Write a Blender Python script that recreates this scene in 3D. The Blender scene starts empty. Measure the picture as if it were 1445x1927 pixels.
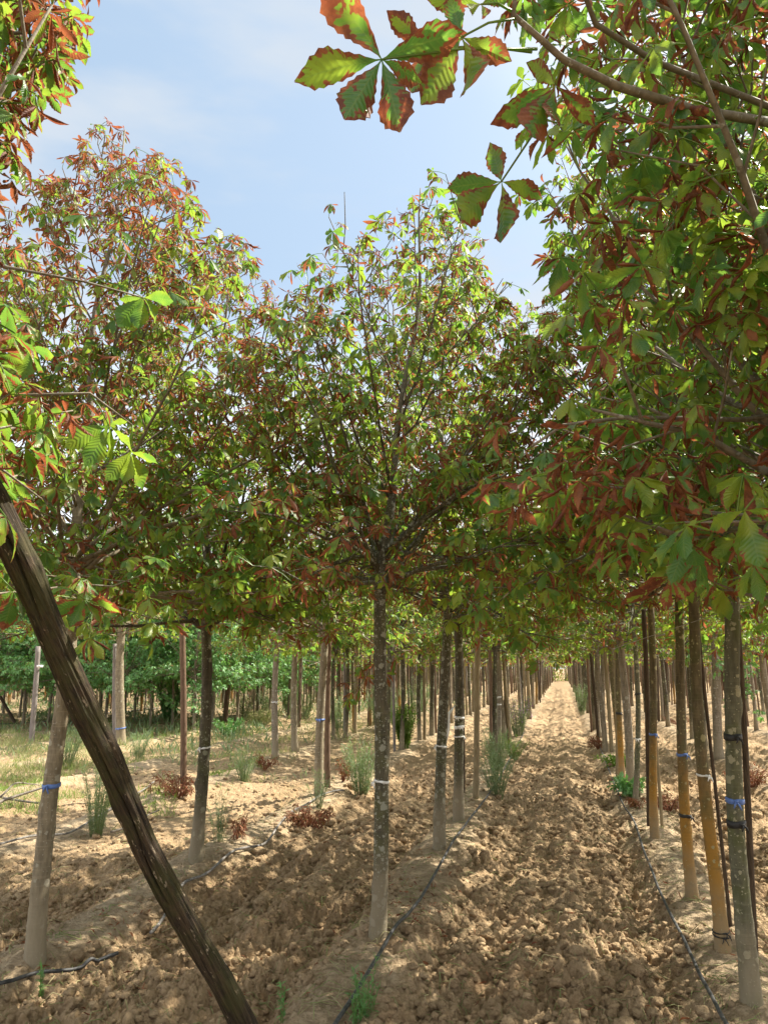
import bpy, math, random
import numpy as np
from mathutils import Vector

# ------------------------------------------------------------------ camera, sky, sun, exposure
S = bpy.context.scene
COL = S.collection
CAM = np.array([0.0, 0.0, 1.6])
PITCH = math.radians(11.77)
FPX, CX, CY = 1400.0, 722.5, 963.5
cd = bpy.data.cameras.new("camera"); cam = bpy.data.objects.new("camera", cd); COL.objects.link(cam)
cd.sensor_fit = 'VERTICAL'; cd.sensor_height = 36.0; cd.lens = 36.0 * FPX / 1927.0
cd.clip_start = 0.05; cd.clip_end = 2000
cam.location = CAM; cam.rotation_euler = (math.pi / 2 + PITCH, 0, 0)
S.camera = cam
S.view_settings.view_transform = 'Standard'; S.view_settings.look = 'None'
S.view_settings.gamma = 1.0
S.view_settings.exposure = 1.55
S.cycles.use_denoising = True
try:
    S.cycles.denoiser = 'OPENIMAGEDENOISE'; S.cycles.denoising_input_passes = 'RGB_ALBEDO_NORMAL'
    S.cycles.denoising_prefilter = 'ACCURATE'
except Exception: pass
S.cycles.max_bounces = 9; S.cycles.diffuse_bounces = 6; S.cycles.transmission_bounces = 6
S.cycles.glossy_bounces = 2; S.cycles.sample_clamp_indirect = 8.0

SUN_AZ = math.radians(62)      # clockwise from +Y (the view direction) towards +X
SUN_EL = math.radians(50)
w = bpy.data.worlds.new("World"); S.world = w; w.use_nodes = True
nt = w.node_tree; nt.nodes.clear()
out = nt.nodes.new('ShaderNodeOutputWorld'); bg = nt.nodes.new('ShaderNodeBackground')
sky = nt.nodes.new('ShaderNodeTexSky'); sky.sky_type = 'NISHITA'; sky.sun_disc = False
sky.sun_elevation = SUN_EL; sky.sun_rotation = SUN_AZ
sky.air_density = 1.3; sky.dust_density = 3.5; sky.ozone_density = 2.5
# thin veil of high cloud
tc = nt.nodes.new('ShaderNodeTexCoord'); mp = nt.nodes.new('ShaderNodeMapping')
mp.inputs['Scale'].default_value = (1.4, 2.2, 5.0); mp.inputs['Rotation'].default_value = (0.2, 0.3, 0.5)
nz = nt.nodes.new('ShaderNodeTexNoise'); nz.inputs['Scale'].default_value = 1.7; nz.inputs['Detail'].default_value = 5
def wm(f, a_, b_):
    n = nt.nodes.new('ShaderNodeMix'); n.data_type = 'RGBA'
    for i, x in ((0, f), (6, a_), (7, b_)):
        if isinstance(x, (int, float, tuple)): n.inputs[i].default_value = x
        else: nt.links.new(x, n.inputs[i])
    return n.outputs[2]
def wr(x, lo, hi, p, q):
    n = nt.nodes.new('ShaderNodeMapRange'); n.interpolation_type = 'SMOOTHSTEP'
    for i, v_ in enumerate((lo, hi, p, q)): n.inputs[i + 1].default_value = v_
    nt.links.new(x, n.inputs[0]); return n.outputs[0]
nt.links.new(tc.outputs['Generated'], mp.inputs[0]); nt.links.new(mp.outputs[0], nz.inputs['Vector'])
veil = wm(0.72, sky.outputs[0], (1.72, 2.25, 2.75, 1))                                     # pale blue, slightly hazy air
veil = wm(wr(nz.outputs['Fac'], 0.42, 0.62, 0.0, 0.85), veil, (2.5, 2.75, 3.05, 1))
ds = nt.nodes.new('ShaderNodeVectorMath'); ds.operation = 'DOT_PRODUCT'; ds.inputs[1].default_value = (math.sin(SUN_AZ) * math.cos(SUN_EL), math.cos(SUN_AZ) * math.cos(SUN_EL), math.sin(SUN_EL))
nt.links.new(tc.outputs['Generated'], ds.inputs[0]); veil = wm(wr(ds.outputs['Value'], 0.78, 0.98, 0.0, 0.8), veil, (6.0, 6.1, 6.2, 1))          # thin wisps
sz = nt.nodes.new('ShaderNodeSeparateXYZ'); nt.links.new(tc.outputs['Generated'], sz.inputs[0])
veil = wm(wr(sz.outputs[2], 0.50, 0.16, 0.0, 0.85), veil, (5.2, 5.4, 5.7, 1))                # white haze low down
# bright broken cloud added out of view as fill light; blue gap ahead
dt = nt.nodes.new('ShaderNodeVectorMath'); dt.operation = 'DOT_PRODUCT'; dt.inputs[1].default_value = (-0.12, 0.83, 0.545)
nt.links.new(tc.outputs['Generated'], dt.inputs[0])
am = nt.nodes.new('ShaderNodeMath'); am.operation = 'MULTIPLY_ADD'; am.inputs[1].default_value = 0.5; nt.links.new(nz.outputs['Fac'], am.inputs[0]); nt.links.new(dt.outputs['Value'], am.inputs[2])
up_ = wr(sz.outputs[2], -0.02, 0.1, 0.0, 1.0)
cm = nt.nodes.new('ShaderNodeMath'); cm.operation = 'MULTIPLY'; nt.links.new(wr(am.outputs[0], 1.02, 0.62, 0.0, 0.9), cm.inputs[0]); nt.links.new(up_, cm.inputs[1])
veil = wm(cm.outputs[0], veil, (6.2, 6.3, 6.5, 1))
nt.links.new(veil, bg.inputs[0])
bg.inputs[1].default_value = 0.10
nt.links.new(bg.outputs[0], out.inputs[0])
sl = bpy.data.lights.new("sun", 'SUN'); sl.energy = 5.0; sl.angle = math.radians(0.6); sl.color = (1.0, 0.93, 0.80)
so = bpy.data.objects.new("sun", sl); COL.objects.link(so)
SDIR = Vector((math.sin(SUN_AZ) * math.cos(SUN_EL), math.cos(SUN_AZ) * math.cos(SUN_EL), math.sin(SUN_EL)))
so.rotation_euler = SDIR.to_track_quat('Z', 'Y').to_euler(); so.location = (20, 10, 30)

# ------------------------------------------------------------------ pixel <-> world helpers (photo is 1445 x 1927)
FW = np.array([0, math.cos(PITCH), math.sin(PITCH)]); UP = np.array([0, -math.sin(PITCH), math.cos(PITCH)]); RT = np.array([1.0, 0, 0])
def ray(px, py): return RT * ((px - CX) / FPX) + FW + UP * ((CY - py) / FPX)
def P(px, py, depth): return CAM + ray(px, py) * depth
def G(px, py, z=0.0):
    r = ray(px, py); return CAM + r * ((z - CAM[2]) / r[2])
def project(p):
    q = np.asarray(p, float) - CAM; d = q @ FW
    d2 = np.where(d > 0.05, d, 0.05)
    return CX + FPX * (q @ RT) / d2, CY - FPX * (q @ UP) / d2, d
vd = ray(1055, 1255); ROW_A = math.atan2(vd[0], vd[1])
RDIR = np.array([math.sin(ROW_A), math.cos(ROW_A)]); RPERP = np.array([math.cos(ROW_A), -math.sin(ROW_A)])
def qs(x, y): return x * RPERP[0] + y * RPERP[1], x * RDIR[0] + y * RDIR[1]
Q0 = qs(*G(710, 1788)[:2])[0]                      # the row of the centre tree
QR1 = qs(*G(1360, 1793)[:2])[0]; QL1 = qs(*G(368, 1632)[:2])[0]
SP = (QR1 - QL1) / 2
def row_q(k): return Q0 + (QR1 - Q0) * k if k in (0, 1) else (QR1 + SP * (k - 1) if k > 1 else QL1 + SP * (k + 1))
def row_pt(k, s):
    q = row_q(k); v = RPERP * q + RDIR * s; return v

# ------------------------------------------------------------------ object helpers
def tag(o, label=None, cat=None, group=None, kind=None):
    if label: o["label"] = label
    if cat: o["category"] = cat
    if group: o["group"] = group
    if kind: o["kind"] = kind
    return o
def mesh(name, V, F, mat, attr=None, smooth=True, mats=None, midx=None):
    V = np.asarray(V, np.float32); F = np.asarray(F, np.int32)
    me = bpy.data.meshes.new(name)
    n = F.shape[1]
    me.vertices.add(len(V)); me.vertices.foreach_set("co", V.ravel())
    me.loops.add(F.size); me.loops.foreach_set("vertex_index", F.ravel())
    me.polygons.add(len(F)); me.polygons.foreach_set("loop_start", np.arange(0, F.size, n, dtype=np.int32))
    if smooth: me.polygons.foreach_set("use_smooth", np.ones(len(F), bool))
    for m in (mats or [mat]): me.materials.append(m)
    if midx is not None: me.polygons.foreach_set("material_index", np.asarray(midx, np.int32))
    if attr is not None:
        a = me.color_attributes.new("leaf", 'FLOAT_COLOR', 'POINT')
        a.data.foreach_set("color", np.asarray(attr, np.float32).ravel())
    me.update(calc_edges=True); me.validate(clean_customdata=False)
    return me
def link(name, me, parent=None, loc=(0, 0, 0), rz=0.0, sc=1.0):
    o = bpy.data.objects.new(name, me); COL.objects.link(o)
    o.location = loc; o.rotation_euler = (0, 0, rz)
    if sc != 1.0: o.scale = (sc, sc, sc)
    if parent: o.parent = parent
    return o
class Acc:
    def __init__(s): s.V = []; s.F = []; s.A = []; s.M = []; s.n = 0
    def add(s, V, F, A=None, m=0):
        if len(V) == 0: return
        s.V.append(np.asarray(V, np.float32)); s.F.append(np.asarray(F, np.int64) + s.n); s.n += len(V)
        s.A.append(np.zeros((len(V), 4), np.float32) if A is None else np.asarray(A, np.float32))
        s.M.append(np.full(len(F), m, np.int32))
    def mesh(s, name, mat=None, mats=None, smooth=True, attr=True):
        return mesh(name, np.concatenate(s.V), np.concatenate(s.F), mat, np.concatenate(s.A) if attr else None, smooth,
                    mats, np.concatenate(s.M) if mats else None)
def norm(v): return v / (np.linalg.norm(v, axis=-1, keepdims=True) + 1e-9)
def tube(pts, rad, sides=8, cap=True, twist=0.0):
    pts = np.asarray(pts, float); k = len(pts); rad = np.broadcast_to(np.asarray(rad, float), (k,)) if np.ndim(rad) < 2 else rad
    T = norm(np.gradient(pts, axis=0))
    ref = np.array([1.0, 0, 0]) if abs(T[0, 2]) > 0.7 else np.array([0, 0, 1.0])
    V = []; u = ref - T[0] * (ref @ T[0]); u /= np.linalg.norm(u)
    a = np.linspace(0, 2 * math.pi, sides, endpoint=False)
    for i in range(k):
        u = u - T[i] * (u @ T[i]); u /= np.linalg.norm(u) + 1e-9
        v = np.cross(T[i], u)
        r = rad[i] if np.ndim(rad) == 1 else rad[i][:, None]
        V.append(pts[i] + (np.cos(a)[:, None] * u + np.sin(a)[:, None] * v) * r)
    V = np.concatenate(V); F = []
    i0 = np.arange(k - 1)[:, None] * sides; j = np.arange(sides)[None, :]; j2 = (j + 1) % sides
    F = np.stack([i0 + j, i0 + j2, i0 + sides + j2, i0 + sides + j], -1).reshape(-1, 4)
    if cap:
        c = len(V); V = np.concatenate([V, pts[-1:], pts[:1]])
        b = (k - 1) * sides
        caps = [[b + q, b + (q + 1) % sides, c, c] for q in range(sides)] + [[(q + 1) % sides, q, c + 1, c + 1] for q in range(sides)]
        # quads with a repeated corner are avoided: pair neighbouring fan triangles
        caps = []
        for q in range(0, sides, 2):
            caps.append([b + q, b + (q + 1) % sides, b + (q + 2) % sides, c])
            caps.append([(q + 2) % sides, (q + 1) % sides, q, c + 1])
        F = np.concatenate([F, np.array(caps)])
    return V, F

# ------------------------------------------------------------------ materials
def M(name):
    m = bpy.data.materials.new(name); m.use_nodes = True; t = m.node_tree; t.nodes.clear()
    o = t.nodes.new('ShaderNodeOutputMaterial'); return m, t, o
def N(t, typ, **k):
    n = t.nodes.new(typ)
    for a, b in k.items(): setattr(n, a, b)
    return n
def val(n, **k):
    for a, b in k.items(): n.inputs[a.replace('_', ' ')].default_value = b
    return n
def math_(t, op, a, b=None, c=None, clamp=False):
    n = t.nodes.new('ShaderNodeMath'); n.operation = op; n.use_clamp = clamp
    for i, x in enumerate((a, b, c)):
        if x is None: continue
        if isinstance(x, (int, float)): n.inputs[i].default_value = x
        else: t.links.new(x, n.inputs[i])
    return n.outputs[0]
def mixc(t, f, a, b, blend='MIX'):
    n = t.nodes.new('ShaderNodeMix'); n.data_type = 'RGBA'; n.blend_type = blend
    for i, x in ((0, f), (6, a), (7, b)):
        if isinstance(x, (int, float)): n.inputs[i].default_value = x
        elif isinstance(x, tuple): n.inputs[i].default_value = x + ((1,) if len(x) == 3 else ())
        else: t.links.new(x, n.inputs[i])
    return n.outputs[2]
def noise(t, vec, scale, detail=4, rough=0.6, dist=0.0):
    n = t.nodes.new('ShaderNodeTexNoise'); n.inputs['Scale'].default_value = scale; n.inputs['Detail'].default_value = detail
    n.inputs['Roughness'].default_value = rough; n.inputs['Distortion'].default_value = dist
    if vec is not None: t.links.new(vec, n.inputs['Vector'])
    return n.outputs['Fac']
def ramp(t, x, lo, hi, a=0.0, b=1.0, smooth=True):
    n = t.nodes.new('ShaderNodeMapRange'); n.interpolation_type = 'SMOOTHSTEP' if smooth else 'LINEAR'
    n.inputs[1].default_value = lo; n.inputs[2].default_value = hi; n.inputs[3].default_value = a; n.inputs[4].default_value = b
    t.links.new(x, n.inputs[0]); return n.outputs[0]
def bump(t, h, strength, dist=0.01):
    n = t.nodes.new('ShaderNodeBump'); n.inputs['Strength'].default_value = strength; n.inputs['Distance'].default_value = dist
    t.links.new(h, n.inputs['Height']); return n.outputs[0]
def scaled(t, vec, s):
    n = t.nodes.new('ShaderNodeMapping'); n.inputs['Scale'].default_value = s; t.links.new(vec, n.inputs[0]); return n.outputs[0]

def leaf_material(name, g1, g2, g3, dry1, dry2, trans=0.42, gloss=0.42):
    m, t, o = M(name)
    at = N(t, 'ShaderNodeAttribute', attribute_name='leaf'); sep = N(t, 'ShaderNodeSeparateColor'); t.links.new(at.outputs['Color'], sep.inputs[0])
    dry, rnd, u, v = sep.outputs[0], sep.outputs[1], sep.outputs[2], at.outputs['Alpha']     # u = |across| 0 at midrib
    tc = N(t, 'ShaderNodeTexCoord'); ob = tc.outputs['Object']
    n1 = noise(t, ob, 38, 3, 0.55, 0.6); n2 = noise(t, ob, 9, 2)
    green = mixc(t, rnd, g1, g2); green = mixc(t, ramp(t, n2, 0.42, 0.60), green, g3)
    # side veins run from the midrib outward and forward
    ph = math_(t, 'SUBTRACT', v, math_(t, 'MULTIPLY', u, 0.16)); vv = math_(t, 'SINE', math_(t, 'MULTIPLY', ph, 75.0))
    vein = ramp(t, vv, 0.55, 1.0); mid = ramp(t, u, 0.10, 0.0); vein = math_(t, 'MAXIMUM', math_(t, 'MULTIPLY', vein, 0.45), mid)
    green = mixc(t, math_(t, 'MULTIPLY', vein, 0.5), green, (0.20, 0.27, 0.06))
    # scorch creeps in from the margin
    e = math_(t, 'ADD', math_(t, 'ADD', math_(t, 'MULTIPLY', u, 0.50), math_(t, 'MULTIPLY', vv, -0.055)), math_(t, 'MULTIPLY', v, 0.14))
    e = math_(t, 'ADD', e, math_(t, 'MULTIPLY', math_(t, 'SUBTRACT', n1, 0.5), 1.7))
    thr = math_(t, 'SUBTRACT', 1.0, math_(t, 'MULTIPLY', dry, 1.35))
    mk = math_(t, 'SUBTRACT', e, thr); mask = ramp(t, mk, -0.05, 0.06)
    halo = ramp(t, mk, -0.11, 0.0)
    dcol = mixc(t, ramp(t, noise(t, ob, 30, 6, 0.7), 0.38, 0.64), dry1, dry2)
    dcol = mixc(t, math_(t, 'MULTIPLY', rnd, 0.45), dcol, (0.42, 0.19, 0.075))
    green = mixc(t, math_(t, 'MULTIPLY', halo, 0.30), green, (0.22, 0.22, 0.03))
    col = mixc(t, mask, green, dcol)
    tcol = mixc(t, mask, mixc(t, 0.42, green, (0.26, 0.46, 0.04)), mixc(t, 0.5, dcol, (0.26, 0.055, 0.025)))
    b = bump(t, vv, 0.22, 0.003)
    pb = N(t, 'ShaderNodeBsdfPrincipled'); t.links.new(col, pb.inputs['Base Color'])
    rg = math_(t, 'ADD', gloss, math_(t, 'MULTIPLY', mask, 0.25)); t.links.new(rg, pb.inputs['Roughness'])
    pb.inputs['Specular IOR Level'].default_value = 0.5; t.links.new(b, pb.inputs['Normal'])
    tr = N(t, 'ShaderNodeBsdfTranslucent'); t.links.new(tcol, tr.inputs[0]); t.links.new(b, tr.inputs['Normal'])
    ms = N(t, 'ShaderNodeMixShader'); ms.inputs[0].default_value = trans
    t.links.new(pb.outputs[0], ms.inputs[1]); t.links.new(tr.outputs[0], ms.inputs[2]); t.links.new(ms.outputs[0], o.inputs[0])
    return m
MAT = {}
MAT['leaf'] = leaf_material("horse_chestnut_leaf", (0.055, 0.160, 0.038), (0.105, 0.225, 0.036), (0.28, 0.34, 0.035), (0.125, 0.034, 0.018), (0.36, 0.125, 0.048), trans=0.56, gloss=0.38)
MAT['fresh'] = leaf_material("fresh_green_leaf", (0.08, 0.23, 0.07), (0.18, 0.38, 0.12), (0.14, 0.33, 0.12), (0.2, 0.2, 0.05), (0.2, 0.2, 0.05))
MAT['dryleaf'] = leaf_material("withered_leaf", (0.16, 0.05, 0.025), (0.22, 0.08, 0.035), (0.14, 0.05, 0.03), (0.13, 0.035, 0.02), (0.26, 0.10, 0.045), trans=0.2, gloss=0.6)
MAT['weed'] = leaf_material("grey_green_weed", (0.15, 0.21, 0.12), (0.22, 0.28, 0.16), (0.17, 0.24, 0.11), (0.2, 0.2, 0.05), (0.2, 0.2, 0.05), trans=0.3, gloss=0.6)
MAT['bright'] = leaf_material("bright_green_bush", (0.14, 0.24, 0.03), (0.20, 0.30, 0.04), (0.12, 0.22, 0.03), (0.2, 0.2, 0.05), (0.2, 0.2, 0.05), trans=0.4, gloss=0.6)
MAT['straw'] = leaf_material("dry_grass", (0.34, 0.29, 0.15), (0.42, 0.36, 0.20), (0.22, 0.26, 0.09), (0.3, 0.2, 0.1), (0.3, 0.2, 0.1), trans=0.3, gloss=0.7)

def bark_material(name, c1, c2, lichen, lich_amt, dust=(0.25, 0.205, 0.135), amber=None, moss=0.0, twigc=(0.14, 0.115, 0.085), dusth=0.55):
    m, t, o = M(name); tc = N(t, 'ShaderNodeTexCoord'); ob = tc.outputs['Object']
    st = scaled(t, ob, (1, 1, 0.22)); n1 = noise(t, st, 42, 6, 0.65); n2 = noise(t, ob, 5, 3)
    rings = noise(t, scaled(t, ob, (0.5, 0.5, 9)), 7, 3)
    c = mixc(t, ramp(t, n1, 0.32, 0.68), c1, c2)
    c = mixc(t, ramp(t, rings, 0.52, 0.7, 0, 0.35), c, tuple(x * 1.5 for x in c2))
    if moss: c = mixc(t, math_(t, 'MULTIPLY', ramp(t, n2, 0.45, 0.65), moss), c, (0.075, 0.085, 0.02))
    sx = N(t, 'ShaderNodeSeparateXYZ'); t.links.new(ob, sx.inputs[0]); z = sx.outputs[2]
    if amber:
        f = math_(t, 'MULTIPLY', ramp(t, math_(t, 'ADD', z, math_(t, 'MULTIPLY', n2, 1.2)), amber[1] + 0.7, amber[1] + 0.1), ramp(t, noise(t, ob, 16, 5), 0.30, 0.55, 0.45, 0.95))
        c = mixc(t, f, c, amber[0])
    # crusty round lichens
    dv = N(t, 'ShaderNodeVectorMath', operation='ADD'); nn = N(t, 'ShaderNodeTexNoise'); nn.inputs['Scale'].default_value = 60
    t.links.new(ob, nn.inputs['Vector'])
    sc = N(t, 'ShaderNodeVectorMath', operation='SCALE'); sc.inputs[3].default_value = 0.022; t.links.new(nn.outputs['Color'], sc.inputs[0])
    t.links.new(ob, dv.inputs[0]); t.links.new(sc.outputs[0], dv.inputs[1])
    lm = None
    for s, r in ((17.0, 0.36), (36.0, 0.34), (80.0, 0.30)):
        vo = N(t, 'ShaderNodeTexVoronoi'); vo.inputs['Scale'].default_value = s; t.links.new(dv.outputs[0], vo.inputs['Vector'])
        sp = N(t, 'ShaderNodeSeparateColor'); t.links.new(vo.outputs['Color'], sp.inputs[0])
        pick = ramp(t, math_(t, 'ADD', sp.outputs[0], math_(t, 'MULTIPLY', n2, 0.7)), 1.35 - lich_amt, 1.36 - lich_amt)
        disc = ramp(t, vo.outputs['Distance'], r + 0.05, r - 0.04)
        k = math_(t, 'MULTIPLY', disc, pick); lm = k if lm is None else math_(t, 'MAXIMUM', lm, k)
    c = mixc(t, math_(t, 'MULTIPLY', lm, 0.8), c, lichen)
    d = ramp(t, math_(t, 'ADD', z, math_(t, 'MULTIPLY', n2, 0.5)), dusth + 0.35, dusth - 0.2)
    c = mixc(t, math_(t, 'MULTIPLY', d, 0.75), c, dust)
    c = mixc(t, ramp(t, z, 2.3, 3.6, 0, 0.8), c, twigc)
    pb = N(t, 'ShaderNodeBsdfPrincipled'); t.links.new(c, pb.inputs['Base Color']); pb.inputs['Roughness'].default_value = 0.8
    pb.inputs['Specular IOR Level'].default_value = 0.3
    h = math_(t, 'ADD', n1, math_(t, 'MULTIPLY', lm, 0.4)); h = math_(t, 'ADD', h, math_(t, 'MULTIPLY', rings, 0.8))
    t.links.new(bump(t, h, 0.7, 0.006), pb.inputs['Normal']); t.links.new(pb.outputs[0], o.inputs[0]); return m
MAT['bark_lichen'] = bark_material("dark_bark_with_lichen", (0.050, 0.045, 0.030), (0.115, 0.10, 0.065), (0.30, 0.30, 0.24), 0.42, moss=0.5)
MAT['bark_dark'] = bark_material("dark_bark", (0.045, 0.038, 0.026), (0.10, 0.085, 0.055), (0.26, 0.26, 0.18), 0.20, moss=0.5)
MAT['bark_tan'] = bark_material("tan_bark", (0.13, 0.105, 0.07), (0.25, 0.205, 0.135), (0.34, 0.32, 0.25), 0.12)
MAT['bark_grey'] = bark_material("grey_bark", (0.12, 0.10, 0.07), (0.23, 0.19, 0.14), (0.34, 0.33, 0.28), 0.12)
MAT['bark_amber'] = bark_material("bark_with_orange_lichen", (0.07, 0.055, 0.03), (0.14, 0.11, 0.06), (0.30, 0.27, 0.14), 0.12, amber=((0.30, 0.155, 0.025), 1.0), moss=0.5, dusth=0.35)
MAT['bark_green'] = bark_material("green_grey_bark", (0.070, 0.068, 0.045), (0.135, 0.13, 0.085), (0.32, 0.30, 0.20), 0.22, moss=0.6, dusth=0.4)

def wood_material(name, c1, c2, crack=0.7, moss=0.0, pale=0.0):
    m, t, o = M(name); tc = N(t, 'ShaderNodeTexCoord'); ob = tc.outputs['Object']
    st = scaled(t, ob, (1, 1, 0.07)); n1 = noise(t, st, 130, 6, 0.7, 0.3); n2 = noise(t, ob, 9, 6, 0.7); n3 = noise(t, scaled(t, ob, (1, 1, 0.35)), 55, 6, 0.75)
    c = mixc(t, ramp(t, n1, 0.35, 0.68), c1, c2)
    if moss: c = mixc(t, math_(t, 'MULTIPLY', ramp(t, n2, 0.42, 0.6), moss), c, (0.055, 0.058, 0.015))
    if pale: c = mixc(t, math_(t, 'MULTIPLY', ramp(t, n3, 0.60, 0.66), pale), c, (0.30, 0.24, 0.17))
    pb = N(t, 'ShaderNodeBsdfPrincipled'); t.links.new(c, pb.inputs['Base Color']); pb.inputs['Roughness'].default_value = 0.85
    pb.inputs['Specular IOR Level'].default_value = 0.25
    h = math_(t, 'ADD', n1, math_(t, 'MULTIPLY', n3, 0.6))
    t.links.new(bump(t, h, crack, 0.008), pb.inputs['Normal']); t.links.new(pb.outputs[0], o.inputs[0]); return m
MAT['wood_old'] = wood_material("weathered_dark_post", (0.012, 0.009, 0.006), (0.070, 0.047, 0.027), 1.0, 0.45, 0.95)
MAT['wood_brown'] = wood_material("brown_stake_wood", (0.09, 0.055, 0.035), (0.20, 0.13, 0.085))
MAT['wood_tan'] = wood_material("tan_stake_wood", (0.17, 0.13, 0.075), (0.30, 0.24, 0.14))
MAT['wood_grey'] = wood_material("grey_stake_wood", (0.14, 0.12, 0.11), (0.27, 0.24, 0.22))
MAT['wood_dark'] = wood_material("dark_stake_wood", (0.04, 0.028, 0.018), (0.10, 0.068, 0.042))

def plain(name, c, rough=0.5, var=0.15, spec=0.4):
    m, t, o = M(name); tc = N(t, 'ShaderNodeTexCoord'); n = noise(t, tc.outputs['Object'], 30, 4)
    pb = N(t, 'ShaderNodeBsdfPrincipled'); t.links.new(mixc(t, ramp(t, n, 0.35, 0.65), tuple(x * (1 - var) for x in c), tuple(min(1, x * (1 + var)) for x in c)), pb.inputs['Base Color'])
    pb.inputs['Roughness'].default_value = rough; pb.inputs['Specular IOR Level'].default_value = spec
    t.links.new(bump(t, n, 0.3, 0.002), pb.inputs['Normal']); t.links.new(pb.outputs[0], o.inputs[0]); return m
MAT['tie_white'] = plain("white_plastic_tie", (0.72, 0.72, 0.70), 0.35)
MAT['tie_blue'] = plain("blue_plastic_tie", (0.10, 0.18, 0.45), 0.4)
MAT['tie_black'] = plain("black_rubber_tie", (0.02, 0.02, 0.02), 0.55)
MAT['hose'] = plain("dusty_black_hose", (0.045, 0.045, 0.045), 0.55, 0.5)
MAT['hose_grey'] = plain("dusty_grey_hose", (0.17, 0.155, 0.14), 0.7, 0.35)
MAT['wire'] = plain("galvanised_wire", (0.30, 0.28, 0.26), 0.5)
MAT['deadwood'] = wood_material("grey_dead_wood", (0.10, 0.085, 0.07), (0.24, 0.21, 0.17))
MAT['purple'] = plain("purple_flower", (0.30, 0.13, 0.33), 0.7)

def soil_material():
    m, t, o = M("dry_tilled_soil"); tc = N(t, 'ShaderNodeTexCoord'); ob = tc.outputs['Object']
    at = N(t, 'ShaderNodeAttribute', attribute_name='leaf'); sep = N(t, 'ShaderNodeSeparateColor'); t.links.new(at.outputs['Color'], sep.inputs[0])
    n1 = noise(t, ob, 1.3, 4); n2 = noise(t, ob, 14, 6, 0.7); n3 = noise(t, ob, 90, 5, 0.7); n4 = noise(t, ob, 0.35, 3)
    c = mixc(t, ramp(t, n2, 0.3, 0.7), (0.265, 0.182, 0.102), (0.43, 0.315, 0.19))
    c = mixc(t, ramp(t, n1, 0.42, 0.66, 0, 0.7), c, mixc(t, n2, (0.24, 0.155, 0.085), (0.38, 0.26, 0.15)))
    c = mixc(t, ramp(t, n3, 0.6, 0.75, 0, 0.35), c, (0.55, 0.45, 0.31))
    # crusted, paler, greyer earth on the berms of the rows; grown-over soil further left
    c = mixc(t, math_(t, 'MULTIPLY', sep.outputs[0], 0.6), c, mixc(t, ramp(t, n2, 0.35, 0.65), (0.28, 0.215, 0.14), (0.43, 0.35, 0.24)))
    g = math_(t, 'MULTIPLY', sep.outputs[1], ramp(t, math_(t, 'ADD', n1, math_(t, 'MULTIPLY', n2, 0.4)), 0.72, 0.98, 0, 0.7))
    c = mixc(t, g, c, mixc(t, n3, (0.13, 0.155, 0.06), (0.24, 0.22, 0.11)))
    pb = N(t, 'ShaderNodeBsdfPrincipled'); t.links.new(c, pb.inputs['Base Color']); pb.inputs['Roughness'].default_value = 0.95
    pb.inputs['Specular IOR Level'].default_value = 0.1
    vo = N(t, 'ShaderNodeTexVoronoi'); vo.inputs['Scale'].default_value = 46; t.links.new(ob, vo.inputs['Vector'])
    h = math_(t, 'ADD', n3, math_(t, 'MULTIPLY', n2, 1.6)); h = math_(t, 'ADD', h, math_(t, 'MULTIPLY', vo.outputs['Distance'], -0.9))
    t.links.new(bump(t, h, 0.95, 0.016), pb.inputs['Normal'])
    t.links.new(pb.outputs[0], o.inputs[0]); return m
MAT['soil'] = soil_material()

# ------------------------------------------------------------------ ground: one sheet from underfoot to the horizon
def hsh(ix, iy, k):
    h = (ix.astype(np.int64) * 374761393 + iy.astype(np.int64) * 668265263 + k * 2147483647) & 0x7fffffff
    h = ((h ^ (h >> 13)) * 1274126177) & 0x7fffffff
    h = ((h ^ (h >> 15)) * 2246822519) & 0x7fffffff
    return ((h ^ (h >> 16)) & 0xffff) / 65535.0
def cell_bumps(x, y, cs, seed):
    """rounded lumps: each cell carries one clod of its own size and height"""
    gx = np.floor(x / cs); gy = np.floor(y / cs); best = np.zeros_like(x)
    for dx in (-1, 0, 1):
        for dy in (-1, 0, 1):
            cx = gx + dx; cy = gy + dy
            px = (cx + hsh(cx, cy, seed)) * cs; py = (cy + hsh(cx, cy, seed + 1)) * cs
            a = 0.30 + 0.55 * hsh(cx, cy, seed + 2); hh = 0.35 + 0.65 * hsh(cx, cy, seed + 3)
            th = hsh(cx, cy, seed + 4) * 3.14; el = 0.65 + 0.5 * hsh(cx, cy, seed + 5)
            ux = (x - px) * np.cos(th) + (y - py) * np.sin(th); uy = -(x - px) * np.sin(th) + (y - py) * np.cos(th)
            d2 = (ux ** 2 + (uy / el) ** 2) / (a * cs) ** 2
            best = np.maximum(best, hh * np.sqrt(np.clip(1 - d2, 0, 1)))
    return best
def vnoise(x, y, s, seed):
    x = x / s; y = y / s; ix = np.floor(x); iy = np.floor(y); fx = x - ix; fy = y - iy
    fx = fx * fx * (3 - 2 * fx); fy = fy * fy * (3 - 2 * fy)
    a = hsh(ix, iy, seed); b = hsh(ix + 1, iy, seed); c = hsh(ix, iy + 1, seed); d = hsh(ix + 1, iy + 1, seed)
    return (a * (1 - fx) + b * fx) * (1 - fy) + (c * (1 - fx) + d * fx) * fy - 0.5
BASES = [G(a, b)[:2] for a, b in ((710, 1788), (66, 1812), (368, 1632), (828, 1612), (864, 1556), (601, 1502), (1415, 1908), (1360, 1795), (1302, 1698), (1232, 1584))]
def row_dist(x, y):
    q, s = qs(x, y); ks = np.array([row_q(k) for k in range(-14, 14)])
    return np.min(np.abs(q[..., None] - ks), axis=-1), q, s
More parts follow.
